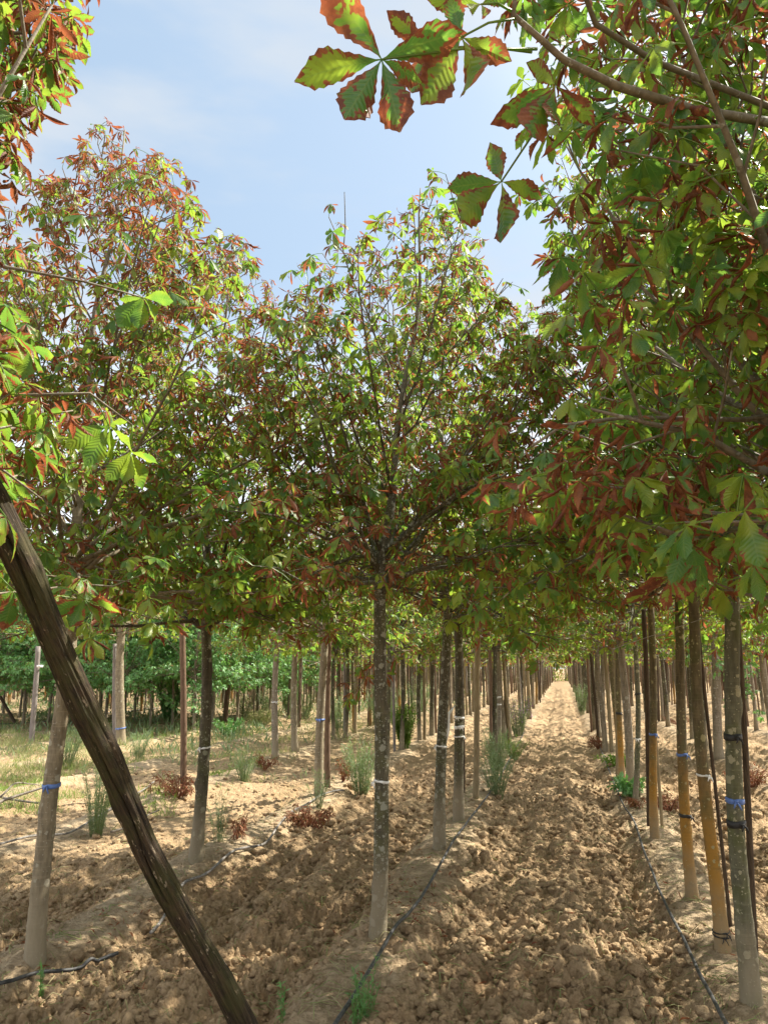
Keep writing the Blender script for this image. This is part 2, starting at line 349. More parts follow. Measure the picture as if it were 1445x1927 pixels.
def fields(x, y):
    d, q, s = row_dist(x, y)
    berm = np.exp(-(d / 0.25) ** 2.5)
    dd = d + 0.22 * vnoise(x, y, 0.35, 51) + 0.10 * vnoise(x, y, 0.1, 52)
    crust = np.clip(1.1 * np.exp(-(np.abs(dd) / 0.23) ** 3), 0, 1)
    wild = 1 / (1 + np.exp(-(row_q(-1) - 0.35 - q) * 4.0)) * np.clip((s - 4.5) / 2.0, 0, 1)    # grown-over ground left of the tilled lanes
    return d, q, s, berm, crust, wild
def macro(x, y):
    x = np.asarray(x, float); y = np.asarray(y, float)
    d, q, s, berm, crust, wild = fields(x, y)
    h = 0.085 * berm + 0.035 * np.cos(q / SP * 2 * math.pi * 2.0) * (1 - berm) * (1 - wild)
    h = h + 0.07 * vnoise(x, y, 1.1, 5) + 0.05 * vnoise(x, y, 0.45, 9) * (1 - 0.6 * crust)
    h = h + 0.022 * np.cos((q + 0.08 * vnoise(x, y, 0.8, 141)) * 2 * math.pi / 0.31) * (1 - crust) * (1 - wild)
    for bx, by in BASES:
        h = h + 0.05 * np.exp(-((x - bx) ** 2 + (y - by) ** 2) / 0.022)
    return h - 0.02
def height(x, y):
    d, q, s, berm, crust, wild = fields(x, y)
    rough = (1 - 0.86 * crust) * (1 - 0.6 * wild) * np.clip(0.95 + 1.5 * vnoise(x, y, 0.55, 131) + 0.7 * vnoise(x, y, 0.2, 133), 0.35, 1.25)
    h = macro(x, y)
    wx = x + 0.05 * vnoise(x, y, 0.13, 31); wy = y + 0.05 * vnoise(x, y, 0.13, 37)
    c = 0.036 * cell_bumps(wx, wy, 0.23, 11) + 0.026 * cell_bumps(wx, wy, 0.095, 21) + 0.028 * cell_bumps(wx, wy, 0.050, 41) + 0.021 * cell_bumps(wx, wy, 0.029, 61) + 0.010 * cell_bumps(x, y, 0.018, 65)
    c = c + 0.05 * (0.25 - np.abs(vnoise(x, y, 0.075, 70))) + 0.03 * vnoise(x, y, 0.04, 71) + 0.018 * vnoise(x, y, 0.02, 77) + 0.020 * cell_bumps(wx + 3, wy, 0.09, 91) * (cell_bumps(x, y, 0.5, 95) > 0.3)
    return h + rough * (c - 0.05) + (0.018 * vnoise(x, y, 0.09, 83) + 0.008 * vnoise(x, y, 0.03, 84) + 0.014 * cell_bumps(x, y, 0.07, 86) * (hsh(np.floor(x / .14), np.floor(y / .14), 8) > .6)) * crust
def build_ground():
    r = [0.35]
    while r[-1] < 700:
        q = r[-1]; r.append(q + (q * 0.12 if q < 2.2 else q * 0.0017 if q < 7 else q * (0.0017 + 0.0004 * (q - 7)) if q < 60 else q * 0.12))
    r = np.array(r)
    a = np.concatenate([np.radians(np.arange(-180, -46, 4)), np.radians(np.linspace(-46, -31, 50)), np.radians(np.linspace(-30.8, 30.8, 640)), np.radians(np.linspace(31, 46, 50)), np.radians(np.arange(50, 180, 4))])
    na = len(a); R, A = np.meshgrid(r, a, indexing='ij'); X = R * np.sin(A); Y = R * np.cos(A)
    x = X.ravel(); y = Y.ravel(); H = np.zeros_like(x)
    near = (R.ravel() < 60)
    for c in np.array_split(np.where(near)[0], 24): H[c] = height(x[c], y[c])
    H[~near] = 0.0
    # the far field falls away very gently out of sight
    _, q, s, berm, crust, wild = fields(x, y)
    att = np.stack([crust, wild, np.zeros_like(x), np.ones_like(x)], -1)
    V = np.stack([x, y, H], -1); nr = len(r)
    i = np.arange(nr - 1)[:, None] * na; j = np.arange(na)[None, :]; j2 = (j + 1) % na
    F = np.stack([i + j, i + na + j, i + na + j2, i + j2], -1).reshape(-1, 4)
    # close the hole underfoot
    c = len(V); V = np.concatenate([V, [[0, 0, float(H[:na].mean())]]]); att = np.concatenate([att, [[0, 0, 0, 1]]])
    cap = [[(k + 2) % na, (k + 1) % na, k, c] for k in range(0, na - 1, 2)]
    if na % 2: cap.append([0, na - 1, c, c]) if False else None
    F = np.concatenate([F, np.array([q for q in cap if q is not None])])
    F = F[:, ::-1]
    o = link("ground", mesh("ground", V, F[:, ::-1], MAT['soil'], att)); tag(o, kind='structure'); return o
build_ground()
def gz(x, y): return float(height(np.array([float(x)]), np.array([float(y)]))[0])
def mz(x, y): return float(macro(np.array([float(x)]), np.array([float(y)]))[0])

# ------------------------------------------------------------------ loose clods
def ico(sub):
    import bmesh
    bm = bmesh.new(); bmesh.ops.create_icosphere(bm, subdivisions=sub, radius=1.0)
    V = np.array([v.co[:] for v in bm.verts]); F = np.array([[v.index for v in f.verts] for f in bm.faces]); bm.free(); return V, F
def build_clods():
    rng = np.random.default_rng(4); Vs = []; Fs = []; As = []; n = 0
    I1 = ico(2); I2 = ico(3)
    N_ = 24000
    ang = rng.uniform(-0.58, 0.58, N_); rr = 2.6 + 10.5 * rng.random(N_) ** 1.5
    xs = rr * np.sin(ang); ys = rr * np.cos(ang)
    d, q, s, berm, crust, wild = fields(xs, ys)
    keep = rng.random(N_) < (1 - 0.88 * crust) * (1 - 0.75 * wild)
    xs, ys, crust, wild, rr = xs[keep], ys[keep], crust[keep], wild[keep], rr[keep]
    hs = height(xs, ys)
    for i in range(len(xs)):
        big = rng.random() < 0.03
        sz = (rng.uniform(0.024, 0.046) if big else 0.006 + 0.024 * rng.random() ** 2.2) * (1 if rr[i] < 7 else 1.35)
        V, F = (I2 if (big and rr[i] < 7) else I1 if rr[i] < 6.5 else (I1 if big else ICO0))
        ph = rng.uniform(0, 6.28, 9); fq = rng.uniform(1.2, 3.4, (3, 3)); 
        nz = sum(np.sin(V @ fq[k] * (1.5 + k) + ph[k]) / (1.4 + k) for k in range(3))
        nz2 = np.sin(V[:, 0] * 9 + ph[3]) * np.sin(V[:, 1] * 8 + ph[4]) * np.sin(V[:, 2] * 10 + ph[5])
        W = V * (1 + 0.24 * nz + 0.16 * nz2 + rng.normal(0, 0.05, len(V)))[:, None]
        W = np.sign(W) * np.abs(W) ** rng.uniform(0.8, 1.0)
        W = W * np.array([1, rng.uniform(0.65, 1.0), rng.uniform(0.5, 0.85)]) * sz
        t = rng.uniform(0, 6.28); c, s_ = math.cos(t), math.sin(t)
        W = np.stack([W[:, 0] * c - W[:, 1] * s_, W[:, 0] * s_ + W[:, 1] * c, W[:, 2]], -1)
        W += np.array([xs[i], ys[i], hs[i] + sz * 0.25])
        Vs.append(W); Fs.append(F + n); n += len(W); As.append(np.tile([crust[i] * 0.6, 0, 0, 1], (len(W), 1)))
    o = link("soil_clods", mesh("soil_clods", np.concatenate(Vs), np.concatenate(Fs), MAT['soil'], np.concatenate(As)))
    tag(o, "loose dry clods of tilled earth strewn over the lanes", "soil clods", kind='stuff')
ICO0 = ico(1)
build_clods()

# ------------------------------------------------------------------ leaves
def leaf_template(na, nv, serr=0.0):
    v = np.linspace(0, 1, nv + 1); u = np.linspace(-1, 1, na + 1)
    vv, uu = np.meshgrid(v, u, indexing='ij')
    wd = np.interp(vv, [0, 0.08, 0.25, 0.45, 0.62, 0.78, 0.9, 1.0], [0.03, 0.07, 0.42, 0.78, 1.0, 0.82, 0.36, 0.02]) if nv > 2 else np.interp(vv, [0, 0.55, 1.0], [0.12, 1.0, 0.06])
    if serr:
        z = np.where((np.arange(nv + 1) % 2) == 0, 1 + serr, 1 - serr)[:, None]
        wd = wd * np.where(np.abs(uu) > 0.99, z, 1.0)
        vv = vv + np.where(np.abs(uu) > 0.99, 0.012, 0)
    i = np.arange(nv)[:, None] * (na + 1); j = np.arange(na)[None, :]
    F = np.stack([i + j, i + j + 1, i + na + 2 + j, i + na + 1 + j], -1).reshape(-1, 4)
    return vv.ravel(), uu.ravel(), wd.ravel(), F
TEMPL = {0: leaf_template(4, 18, 0.07), 1: leaf_template(2, 6), 2: leaf_template(2, 3), 3: leaf_template(1, 2), 4: leaf_template(1, 2)}
def leaflets(acc, base, direc, normal, length, width, dry, rnd, rng, lod, m=0, curlk=1.0):
    """all leaflets at once; each is a curved obovate blade that rolls up as it dries"""
    n = len(base)
    if n == 0: return
    v, u, wd, F = TEMPL[lod]
    d = norm(direc); nn = norm(normal - d * np.sum(normal * d, -1, keepdims=True)); sd = np.cross(d, nn)
    roll = np.clip(dry - 0.35, 0, 1) * rng.uniform(1.0, 4.2, n) * curlk
    kap = (0.5 + roll * 1.15) * np.where(rng.random(n) < 0.72, 1, -1)
    beta = (rng.uniform(0.1, 0.9, n) + np.clip(dry - 0.4, 0, 1) * rng.normal(0, 1.9, n))
    L = length[:, None]; W = (width * (1 - 0.25 * np.clip(dry - 0.5, 0, 1)))[:, None] * wd[None] * 0.5 * L
    th = u[None] * kap[:, None]
    x = W * np.sin(th) / kap[:, None]; z = W * (1 - np.cos(th)) / np.abs(kap[:, None]) * np.sign(kap[:, None])
    if lod <= 1:   # rippled blades
        ph = rng.uniform(0, 6.28, n)[:, None]; z = z + W * 0.13 * np.sin(v[None] * 13 + ph) * np.abs(u[None])
    bt = np.where(np.abs(beta) < 0.05, 0.05, beta)[:, None]
    y = L * np.sin(bt * v[None]) / bt; z2 = -L * (1 - np.cos(bt * v[None])) / bt
    tw = (rng.normal(0, 0.25, n) + np.clip(dry - 0.4, 0, 1) * rng.normal(0, 1.1, n))[:, None] * v[None]
    x, z = x * np.cos(tw) - z * np.sin(tw), x * np.sin(tw) + z * np.cos(tw)
    V = base[:, None, :] + d[:, None, :] * y[..., None] + sd[:, None, :] * x[..., None] + nn[:, None, :] * (z + z2)[..., None]
    k = len(v); FF = (F[None] + (np.arange(n) * k)[:, None, None]).reshape(-1, 4)
    A = np.empty((n, k, 4), np.float32)
    A[..., 0] = dry[:, None]; A[..., 1] = rnd[:, None]; A[..., 2] = np.abs(u)[None]; A[..., 3] = v[None]
    acc.add(V.reshape(-1, 3), FF, A.reshape(-1, 4), m)
def stalks(acc, a, b, r, m=0, dry=0.0):
    """thin three-sided leaf stalks"""
    n = len(a)
    if n == 0: return
    t = norm(b - a); s = norm(np.cross(t, np.array([0.12, 0.31, 0.94]))); w = np.cross(t, s)
    mid = (a + b) / 2 + np.array([0, 0, 0.06]) * np.linalg.norm(b - a, axis=-1, keepdims=True)
    V = []
    for q in (a, mid, b):
        for g in (0, 2.094, 4.189): V.append(q + (s * math.cos(g) + w * math.sin(g)) * r)
    V = np.stack(V, 1); F = []
    for i in (0, 3):
        for g in range(3): F.append([i + g, i + (g + 1) % 3, i + 3 + (g + 1) % 3, i + 3 + g])
    F = np.array(F); FF = (F[None] + (np.arange(n) * 9)[:, None, None]).reshape(-1, 4)
    A = np.tile(np.array([dry, 0.9, 0.0, 0.5], np.float32), (n * 9, 1)); acc.add(V.reshape(-1, 3), FF, A, m)
def compound(acc, node, out_dir, rng, size, dry, lod, nl=None, petiole=0.13, m=0, fan=1.9, droop=0.5):
    """palmate leaves: stalk, then 5-7 leaflets fanned round the hub"""
    n = len(node)
    if n == 0: return
    pl = petiole * rng.uniform(0.6, 1.25, n)[:, None] * (size[:, None] / 0.12)
    d = norm(out_dir + np.array([0, 0, 0.18]) + rng.normal(0, 0.22, (n, 3)))
    hub = node + d * pl
    if lod <= 1: stalks(acc, node, hub, 0.0017 if lod else 0.0022, m)
    c = norm(d * np.array([1, 1, 0.35]) + np.array([0, 0, -droop]) + rng.normal(0, 0.2, (n, 3)))
    up = np.array([0, 0, 1.0]) + rng.normal(0, 0.28, (n, 3)); nn = norm(up - c * np.sum(up * c, -1, keepdims=True)); sd = np.cross(c, nn)
    nl = nl or (7 if lod <= 1 else 5 if lod <= 2 else 4 if lod == 3 else 3)
    rnd = rng.random(n)
    for j in range(nl):
        a = (-1 + 2 * j / (nl - 1)) * fan * rng.uniform(0.85, 1.1, n)
        ca, sa = np.cos(a)[:, None], np.sin(a)[:, None]
        ld = norm(c * ca + sd * sa - nn * rng.uniform(0.0, 0.75, n)[:, None])
        ln = nn + rng.normal(0, 0.22, (n, 3)) + (c * ca + sd * sa) * 0.25
        l = size * (1 - 0.42 * (np.abs(a) / 1.9) ** 1.4) * rng.uniform(0.88, 1.1, n)
        wet = rng.random(n) > dry * 0.82
        dj = np.where(wet, np.clip(dry * 0.62 + rng.normal(0, 0.12, n), 0, 1), np.clip(rng.normal(0.95, 0.08, n), 0, 1))
        wid = (0.40 if lod <= 2 else 0.52 if lod == 3 else 0.72) * np.ones(n)
        if nl == 5 and lod == 2: wid *= 1.15
        leaflets(acc, hub, ld, ln, l, wid, dj, np.clip(rnd + rng.normal(0, 0.15, n), 0, 1), rng, lod, m)
    return hub

# ------------------------------------------------------------------ trees
def gen_tree(seed, H=5.0, R=1.1, zb=2.05, r0=0.055, lean=(0, 0), lod=1, nlimb=26, dry=(0.45, 0.65), dens=1.0, prof=None, off=(0, 0),
             origin=None, keep=None, leafm=0, size=0.092, low=-0.22, lodfn=None, extra=None, sides=None, dryfn=None, leafp=0.40):
    rng = np.random.default_rng(seed); prof = prof or ([0, 0.15, 0.5, 0.8, 1.0], [1.05, 1.05, 0.82, 0.55, 0.2])
    wood = Acc(); leaf = Acc(); sides = sides or (14 if lod <= 1 else 8 if lod == 2 else 6)
    nz = 90 if lod <= 1 else 18 if lod == 2 else 8
    zz = np.concatenate([np.linspace(-0.06, zb, nz), np.linspace(zb, H, 14)[1:]])
    lx, ly = lean; wig = 0.016 if lod > 2 else 0.026
    ph = rng.uniform(0, 6.28, 4)
    def trunk_pt(z):
        z = np.asarray(z, float); zl = np.minimum(z, zb) + np.clip(z - zb, 0, None) * 0.5
        return np.stack([lx * zl + wig * (np.sin(z * 1.9 + ph[0]) - math.sin(ph[0])) + np.clip(z - zb, 0, None) ** 1.0 * off[0] + 0.02 * np.sin(z * 4.3 + ph[2]) * (z > zb),
                         ly * zl + wig * (np.sin(z * 1.6 + ph[1]) - math.sin(ph[1])) + np.clip(z - zb, 0, None) * off[1], z], -1)
    def trad(z):
        z = np.asarray(z, float)
        r = r0 * np.interp(z, [-0.1, 0.03, 0.2, zb, zb + 0.5, H], [1.5, 1.28, 1.06, 0.86, 0.58, 0.10])
        return r
    pts = trunk_pt(zz); rad = trad(zz)
    if lod <= 1:
        a = np.linspace(0, 6.283, sides, endpoint=False)
        r2 = rad[:, None] * (1 + 0.035 * np.sin(3 * a + zz[:, None] * 5 + ph[0]) + 0.025 * np.sin(5 * a - zz[:, None] * 9 + ph[1]) + rng.normal(0, 0.012, (len(zz), sides)))
        kn = rng.random(len(zz)) < 0.12; r2[kn] *= 1.05
        for _ in range(9):
            zc = rng.uniform(0.1, zb); ac = rng.uniform(0, 6.28); da = np.angle(np.exp(1j * (a - ac)))[None]
            r2 = r2 * (1 + rng.uniform(0.08, 0.22) * np.exp(-((zz[:, None] - zc) / 0.035) ** 2 - (da / 0.5) ** 2))
        r2 = r2 * (1 + rng.uniform(0, 0.14) * np.exp(-((zz[:, None] - rng.uniform(.12, .3)) / 0.06) ** 2))
        rad = r2
    V, F = tube(pts, rad, sides); wood.add(V, F)
    nodes = []; dirs = []; tips = []; tdirs = []
    ze = np.linspace(zb + low, H * 0.985, nlimb) + rng.normal(0, 0.08, nlimb)
    az0 = rng.uniform(0, 6.28)
    for i in range(nlimb):
        s = np.clip((ze[i] - zb) / (H - zb), 0, 1); re = R * np.interp(s, *prof) * rng.uniform(0.72, 1.18)
        el = math.radians(rng.uniform(34, 50) + 20 * s)
        zs = ze[i] - re * math.tan(el)
        if zs < zb - 0.25: zs = zb - 0.25 + rng.uniform(0, 0.35)
        zs = min(zs, H - 0.15)
        az = az0 + i * 2.399 + rng.normal(0, 0.25)
        o = trunk_pt(zs); e = trunk_pt(min(ze[i], H)) * np.array([1, 1, 0]) + np.array([re * math.cos(az), re * math.sin(az), ze[i]])
        if i < nlimb * 0.3: e[2] -= rng.uniform(0.0, 0.38); 
        c = o * 0.45 + e * 0.55 + np.array([0, 0, -0.10 * re]) + rng.normal(0, 0.03, 3)
        t = np.linspace(0, 1, 8 if lod <= 2 else 5)[:, None]
        path = (1 - t) ** 2 * o + 2 * t * (1 - t) * c + t ** 2 * e
        path[1:] += rng.normal(0, 0.012, path[1:].shape) * (lod <= 2)
        if i < nlimb * 0.4: path[:, 2] += 0.10 * re * np.sin(t[:, 0] * math.pi) + 0.02 * np.sin(t[:, 0] * 9 + i)
        L = np.linalg.norm(np.diff(path, axis=0), axis=1).sum()
        rb = min(float(trad(zs)) * 0.42, 0.005 + 0.009 * L) 
        if keep is not None:
            kk = np.where(keep(path + np.array(origin), rng))[0]
            if len(kk) == 0 or kk[-1] < 2: continue
            nn_ = len(path); path = path[:kk[-1] + 1]; L = L * len(path) / nn_
            if len(path) < 3: continue
        V, F = tube(path, np.linspace(rb, 0.0028, len(path)), 6 if lod <= 1 else 4, cap=lod <= 1); wood.add(V, F)
        T = norm(np.gradient(path, axis=0))
        def at(f):
            x = f * (len(path) - 1); k = min(int(x), len(path) - 2); return path[k] + (path[k + 1] - path[k]) * (x - k), T[k]
        ns = max(2, int(L / 0.135)) if lod <= 2 else 3
        subs = []
        for k in range(ns):
            f = 0.14 + 0.82 * (k + 0.5) / ns; p, tt = at(f); sgn = 1 if (k + i) % 2 else -1
            side = norm(np.cross(tt, [0, 0, 1.0])) * sgn
            dd = norm(tt * 0.75 + side * rng.uniform(0.5, 1.0) + np.array([0, 0, rng.uniform(-0.15, 0.45)]))
            sl = rng.uniform(0.16, 0.42) * (1.1 - 0.5 * f) * min(1.2, L + 0.25)
            q = p + dd * sl + np.array([0, 0, 0.06 * sl])
            if keep is not None and not keep((q + np.array(origin))[None], rng)[0]: continue
            if lod <= 2:
                pm = (p + q) / 2 + rng.normal(0, 0.02, 3)
                V, F = tube(np.array([p, pm, q]), [0.0042, 0.0034, 0.0022], 4, cap=False); wood.add(V, F)
            subs.append((p, q, dd, sl))
        step = (0.085 if lod <= 1 else 0.10 if lod == 2 else 0.17 if lod == 3 else 0.26) / dens
        for (p, q, dd, sl) in subs:
            for f in np.arange(0.3 * rng.random() + 0.35, 1.0, max(0.08, step / sl)):
                g = rng.uniform(0, 3.14)
                for h in ((0, math.pi) if lod <= 2 else (0,)):
                    if rng.random() > (leafp if lod <= 2 else 0.85): continue
                    s1 = norm(np.cross(dd, [0.1, 0.2, 1.0])); s2 = np.cross(dd, s1)
                    nodes.append(p + (q - p) * f); dirs.append(norm(dd * 0.5 + (s1 * math.cos(g + h) + s2 * math.sin(g + h)) * 0.8))
            for _ in range(3 if lod <= 2 else 1):
                nodes.append(q); dirs.append(norm(dd + rng.normal(0, 0.6, 3)))
        for f in np.arange(0.3, 1.0, max(0.05, step * 1.5 / max(L, 0.2))):
            p, tt = at(f); g = rng.uniform(0, 6.28); s1 = norm(np.cross(tt, [0.1, 0.2, 1.0])); s2 = np.cross(tt, s1)
            nodes.append(p); dirs.append(norm(tt * 0.5 + (s1 * math.cos(g) + s2 * math.sin(g)) * 0.8))
        for _ in range(3):
            nodes.append(path[-1]); dirs.append(norm(T[-1] + rng.normal(0, 0.7, 3)))
    for z in np.arange(H - 0.6, H, 0.09):
        for _ in range(2): nodes.append(trunk_pt(z)); dirs.append(norm(np.append(rng.normal(0, 1, 2), 0.5)))
    nodes = np.array(nodes); dirs = np.array(dirs)
    dr = dry[0] + (dry[1] - dry[0]) * np.clip((nodes[:, 2] - zb) / (H - zb), 0, 1) + rng.normal(0, 0.20, len(nodes)) + 0.14 * np.sin(nodes[:, 0] * 4 + seed) * np.sin(nodes[:, 2] * 3 + seed)
    if dryfn is not None: dr = dr + dryfn(nodes)
    dr = np.clip(dr, 0.02, 1.0)
    if keep is not None:
        kp = keep(nodes + dirs * 0.15 + np.array(origin), rng); nodes, dirs, dr = nodes[kp], dirs[kp], dr[kp]
    sz = size * rng.uniform(0.72, 1.25, len(nodes)) * (1 if lod <= 2 else 1.18 if lod == 3 else 1.6)
    if lodfn is not None:
        lv = lodfn(nodes + np.array(origin))
        for l in np.unique(lv):
            k = lv == l; compound(leaf, nodes[k], dirs[k], rng, sz[k], dr[k], int(l), m=leafm)
    else: compound(leaf, nodes, dirs, rng, sz, dr, lod, m=leafm)
    if extra: extra(wood, leaf, rng)
    return wood, leaf, trunk_pt, trad
def ring(cx, cy, z, r, h, mat, name, parent, tilt=(0, 0)):
    th = 0.0035; a = []
    pts = np.array([[cx, cy, z - h / 2], [cx, cy, z - h / 2 + 0.001], [cx, cy, z + h / 2 - 0.001], [cx, cy, z + h / 2]], float)
    pts[:, 2] += 0
    V, F = tube(pts, [r + 0.0005, r + th, r + th, r + 0.0005], 16, cap=False)
    V[:, 2] += (V[:, 0] - cx) * tilt[0] + (V[:, 1] - cy) * tilt[1] + 0.003 * np.sin(np.arange(len(V)) * 1.7)
    if h < 0.035 and name == "tie":
        g_ = -1.2 + 2.2 * ((z * 7.3) % 1); kx, ky = cx + math.sin(g_) * (r + .006), cy - math.cos(g_) * (r + .006); o_ = np.array([math.sin(g_), -math.cos(g_), 0]); s_ = np.array([math.cos(g_), math.sin(g_), 0])
        kk = np.array([kx, ky, z]); w_ = min(0.004, 0.3 * h + 0.001)
        for q in ([kk - s_ * .012, kk + o_ * .006, kk + s_ * .010 + [0, 0, .004]], [kk, kk + o_ * .012 + s_ * .012 - [0, 0, .012], kk + o_ * .012 + s_ * .022 - [0, 0, .035]], [kk, kk + o_ * .014 - s_ * .006 - [0, 0, .01], kk + o_ * .010 - s_ * .012 - [0, 0, .028]]):
            V4, F4 = tube(np.array(q), [w_, w_ * 1.3, w_ * .7], 6); F = np.concatenate([F, F4 + len(V)]); V = np.concatenate([V, V4])
    return link(name, mesh(name, V, F, mat), parent)

def put_tree(name, wood, leaf, x, y, bark, label, cat="tree", group=None, leafmat='leaf', z=None, rz=0.0, sc=1.0):
    e = bpy.data.objects.new(name, None); COL.objects.link(e); e.empty_display_size = 0.2
    e.location = (x, y, mz(x, y) if z is None else z); e.rotation_euler = (0, 0, rz); e.scale = (sc,) * 3
    tag(e, label, cat, group)
    wm = wood if isinstance(wood, bpy.types.Mesh) else wood.mesh("trunk", MAT[bark], attr=False)
    lm = leaf if isinstance(leaf, bpy.types.Mesh) else leaf.mesh("crown", MAT[leafmat])
    link("trunk", wm, e); link("crown", lm, e)
    return e
def tree_px(bx, by, ux, uy, wpx):
    """base point, lean and radius of a trunk read off the photograph"""
    g = G(bx, by, 0.04); r = ray(ux, uy); t = g[1] / r[1]; p = CAM + r * t
    dep = (g - CAM) @ FW; lean = (p[0] - g[0]) / (p[2] - 0.04)
    return g[0], g[1], lean, wpx / FPX * dep / 2

# skyline of the crowns against the sky, as (x, y) in the photograph: leaves above it are pruned
SKY_L = ([-400, 0, 50, 95, 150, 175, 215, 250, 300, 345, 385, 400, 440, 475, 520, 560, 600, 800], [300, 390, 345, 290, 235, 205, 210, 250, 275, 300, 365, 425, 425, 450, 520, 640, 690, 700])
SKY_C = ([400, 505, 530, 590, 592, 625, 690, 740, 770, 800, 850, 885, 905, 915, 960, 1000, 1040, 1400], [640, 560, 505, 475, 400, 370, 368, 368, 335, 318, 300, 310, 420, 500, 520, 545, 500, 300])
def under(sk, jit=10):
    def f(p, rng):
        x, y, d = project(p); return y > np.interp(x, *sk) + rng.normal(0, jit, len(x)) + 8
    return f
def lod_by_dist(p):
    d = np.linalg.norm(p - CAM, axis=1); return np.where(d < 3.3, 0, np.where(d < 9, 1, 2))

# ---- the trees one can tell apart
def near_tree(name, px, bark, label, seed, ties=(), leafmat='leaf', sky=None, group="horse chestnuts of the nearest rows", lod=1, **kw):
    x, y, lean, r = tree_px(*px); z = mz(x, y)
    kw.setdefault('lodfn', lod_by_dist)
    keep = kw.pop('keep', None) or (under(sky) if sky else None)
    wood, leaf, tp, tr = gen_tree(seed, r0=r, lean=(lean, kw.pop('leany', 0.0)), origin=(x, y, z), keep=keep, lod=lod, **kw)
    e = put_tree(name, wood, leaf, x, y, bark, label, group=group, leafmat=leafmat, z=z)
    for (tpy, mat, h) in ties:     # tie heights read off the photo
        rr = ray(px[0] + (px[2] - px[0]) * (px[1] - tpy) / (px[1] - px[3]), tpy); zt = (CAM + rr * (y / rr[1]))[2] - z
        c = tp(zt); ring(c[0], c[1], zt, float(tr(zt)) * 1.06, h, MAT[mat], "tie", e, (random.Random(seed + tpy).uniform(-.15, .15), 0.05))
    return e, tp, tr, (x, y, z)

def shoot(acc_w, acc_l, rng, pts, lod, nleaf, size, dry, m=0, r=0.004):
    pts = np.array(pts, float); t = np.linspace(0, len(pts) - 1, 10); P_ = np.stack([np.interp(t, np.arange(len(pts)), pts[:, i]) for i in range(3)], -1)
    V, F = tube(P_, np.linspace(r, 0.002, 10), 5); acc_w.add(V, F)
    f = rng.uniform(0.25, 1.0, nleaf) * 9; k = np.minimum(f.astype(int), 8); nd = P_[k] + (P_[k + 1] - P_[k]) * (f - k)[:, None]
    T = norm(P_[k + 1] - P_[k]); compound(acc_l, nd, norm(T * 0.6 + rng.normal(0, 0.6, (nleaf, 3))), rng, size * rng.uniform(0.8, 1.2, nleaf), np.clip(dry + rng.normal(0, 0.2, nleaf), 0, 1), lod, m=m)

def T1_extra(w_, l_, rng):
    x, y, lean, r = tree_px(710, 1788, 730, 1100, 30); o = np.array([x, y, mz(x, y)])
    pts = [P(738, 1190, 5.2) - o, P(765, 1222, 5.5) - o, P(715, 1235, 5.6) - o, P(690, 1270, 5.6) - o, P(668, 1305, 5.6) - o]
    shoot(w_, l_, rng, pts, 1, 11, 0.10, 0.75)
near_tree("horse_chestnut_tree", (710, 1788, 730, 1100, 27), 'bark_lichen', "lichen-spotted chestnut tree standing alone in front, white tie low on its trunk", 11,
          ties=((1468, 'tie_white', 0.012),), sky=SKY_C, H=4.72, R=1.3, zb=2.15, nlimb=38, dens=1.0, dry=(0.52, 0.50), off=(0.09, 0.0), low=-0.12, size=0.086, leafp=0.42, extra=T1_extra,
          prof=([0, 0.2, 0.45, 0.75, 1.0], [1.05, 1.0, 0.80, 0.66, 0.42]))
near_tree("horse_chestnut_tree", (66, 1812, 128, 990, 31), 'bark_tan', "tall rusty-crowned chestnut tree with tan trunk and blue tie, behind the leaning post", 23,
          ties=((1478, 'tie_blue', 0.022),), sky=SKY_L, H=5.4, R=1.55, zb=2.1, nlimb=56, dens=1.25, dry=(0.34, 0.88), leafp=0.55, off=(0.0, 0.10),
          prof=([0, 0.25, 0.5, 0.8, 1.0], [1.0, 1.0, 0.85, 0.55, 0.22]))
near_tree("horse_chestnut_tree", (368, 1632, 386, 1130, 22), 'bark_dark', "dark-trunked chestnut tree with thin white tie, second in the left row", 31,
          ties=((1407, 'tie_white', 0.012),), sky=SKY_L, H=5.3, R=1.5, zb=2.05, nlimb=44, dry=(0.40, 0.66), off=(0.02, 0))
near_tree("horse_chestnut_tree", (828, 1612, 832, 1150, 20), 'bark_lichen', "dark speckled chestnut tree next behind the front one, thin white tie", 43,
          ties=((1404, 'tie_white', 0.011),), sky=SKY_C, H=5.6, R=1.3, zb=2.15, nlimb=36, dry=(0.50, 0.50))
e, tp, tr, o3 = near_tree("horse_chestnut_tree", (864, 1556, 853, 1160, 18), 'bark_dark', "dark chestnut tree wrapped with three white straps and a hanging ribbon", 47,
          ties=((1350, 'tie_white', 0.022), (1368, 'tie_white', 0.03), (1386, 'tie_white', 0.012)), sky=SKY_C, H=5.6, R=1.3, zb=2.2, nlimb=32, dry=(0.4, 0.55))
rb = Acc(); zt = 1.10
for k, (dx, dw) in enumerate(((-0.085, 0.010), (-0.105, 0.006))):
    pts = np.array([[tp(zt)[0] - 0.055, -0.03, zt + 0.02], [dx, -0.05, zt - 0.06], [dx - 0.01, -0.05, zt - 0.22], [dx - 0.05, -0.045, zt - 0.40]])
    V, F = tube(pts, [dw * .7, dw, dw * 1.3, dw * .6], 6); rb.add(V, F)
link("ribbon", rb.mesh("ribbon", MAT['tie_white'], attr=False), e)
near_tree("horse_chestnut_tree", (936, 1415, 934, 1200, 11), 'bark_grey', "grey chestnut trunk with white straps, rising from feathery weeds left of the lane", 53,
          ties=((1312, 'tie_white', 0.03), (1325, 'tie_white', 0.02)), sky=SKY_C, H=5.6, R=1.3, zb=2.1, nlimb=28, lod=2, dry=(0.4, 0.5), lodfn=None)
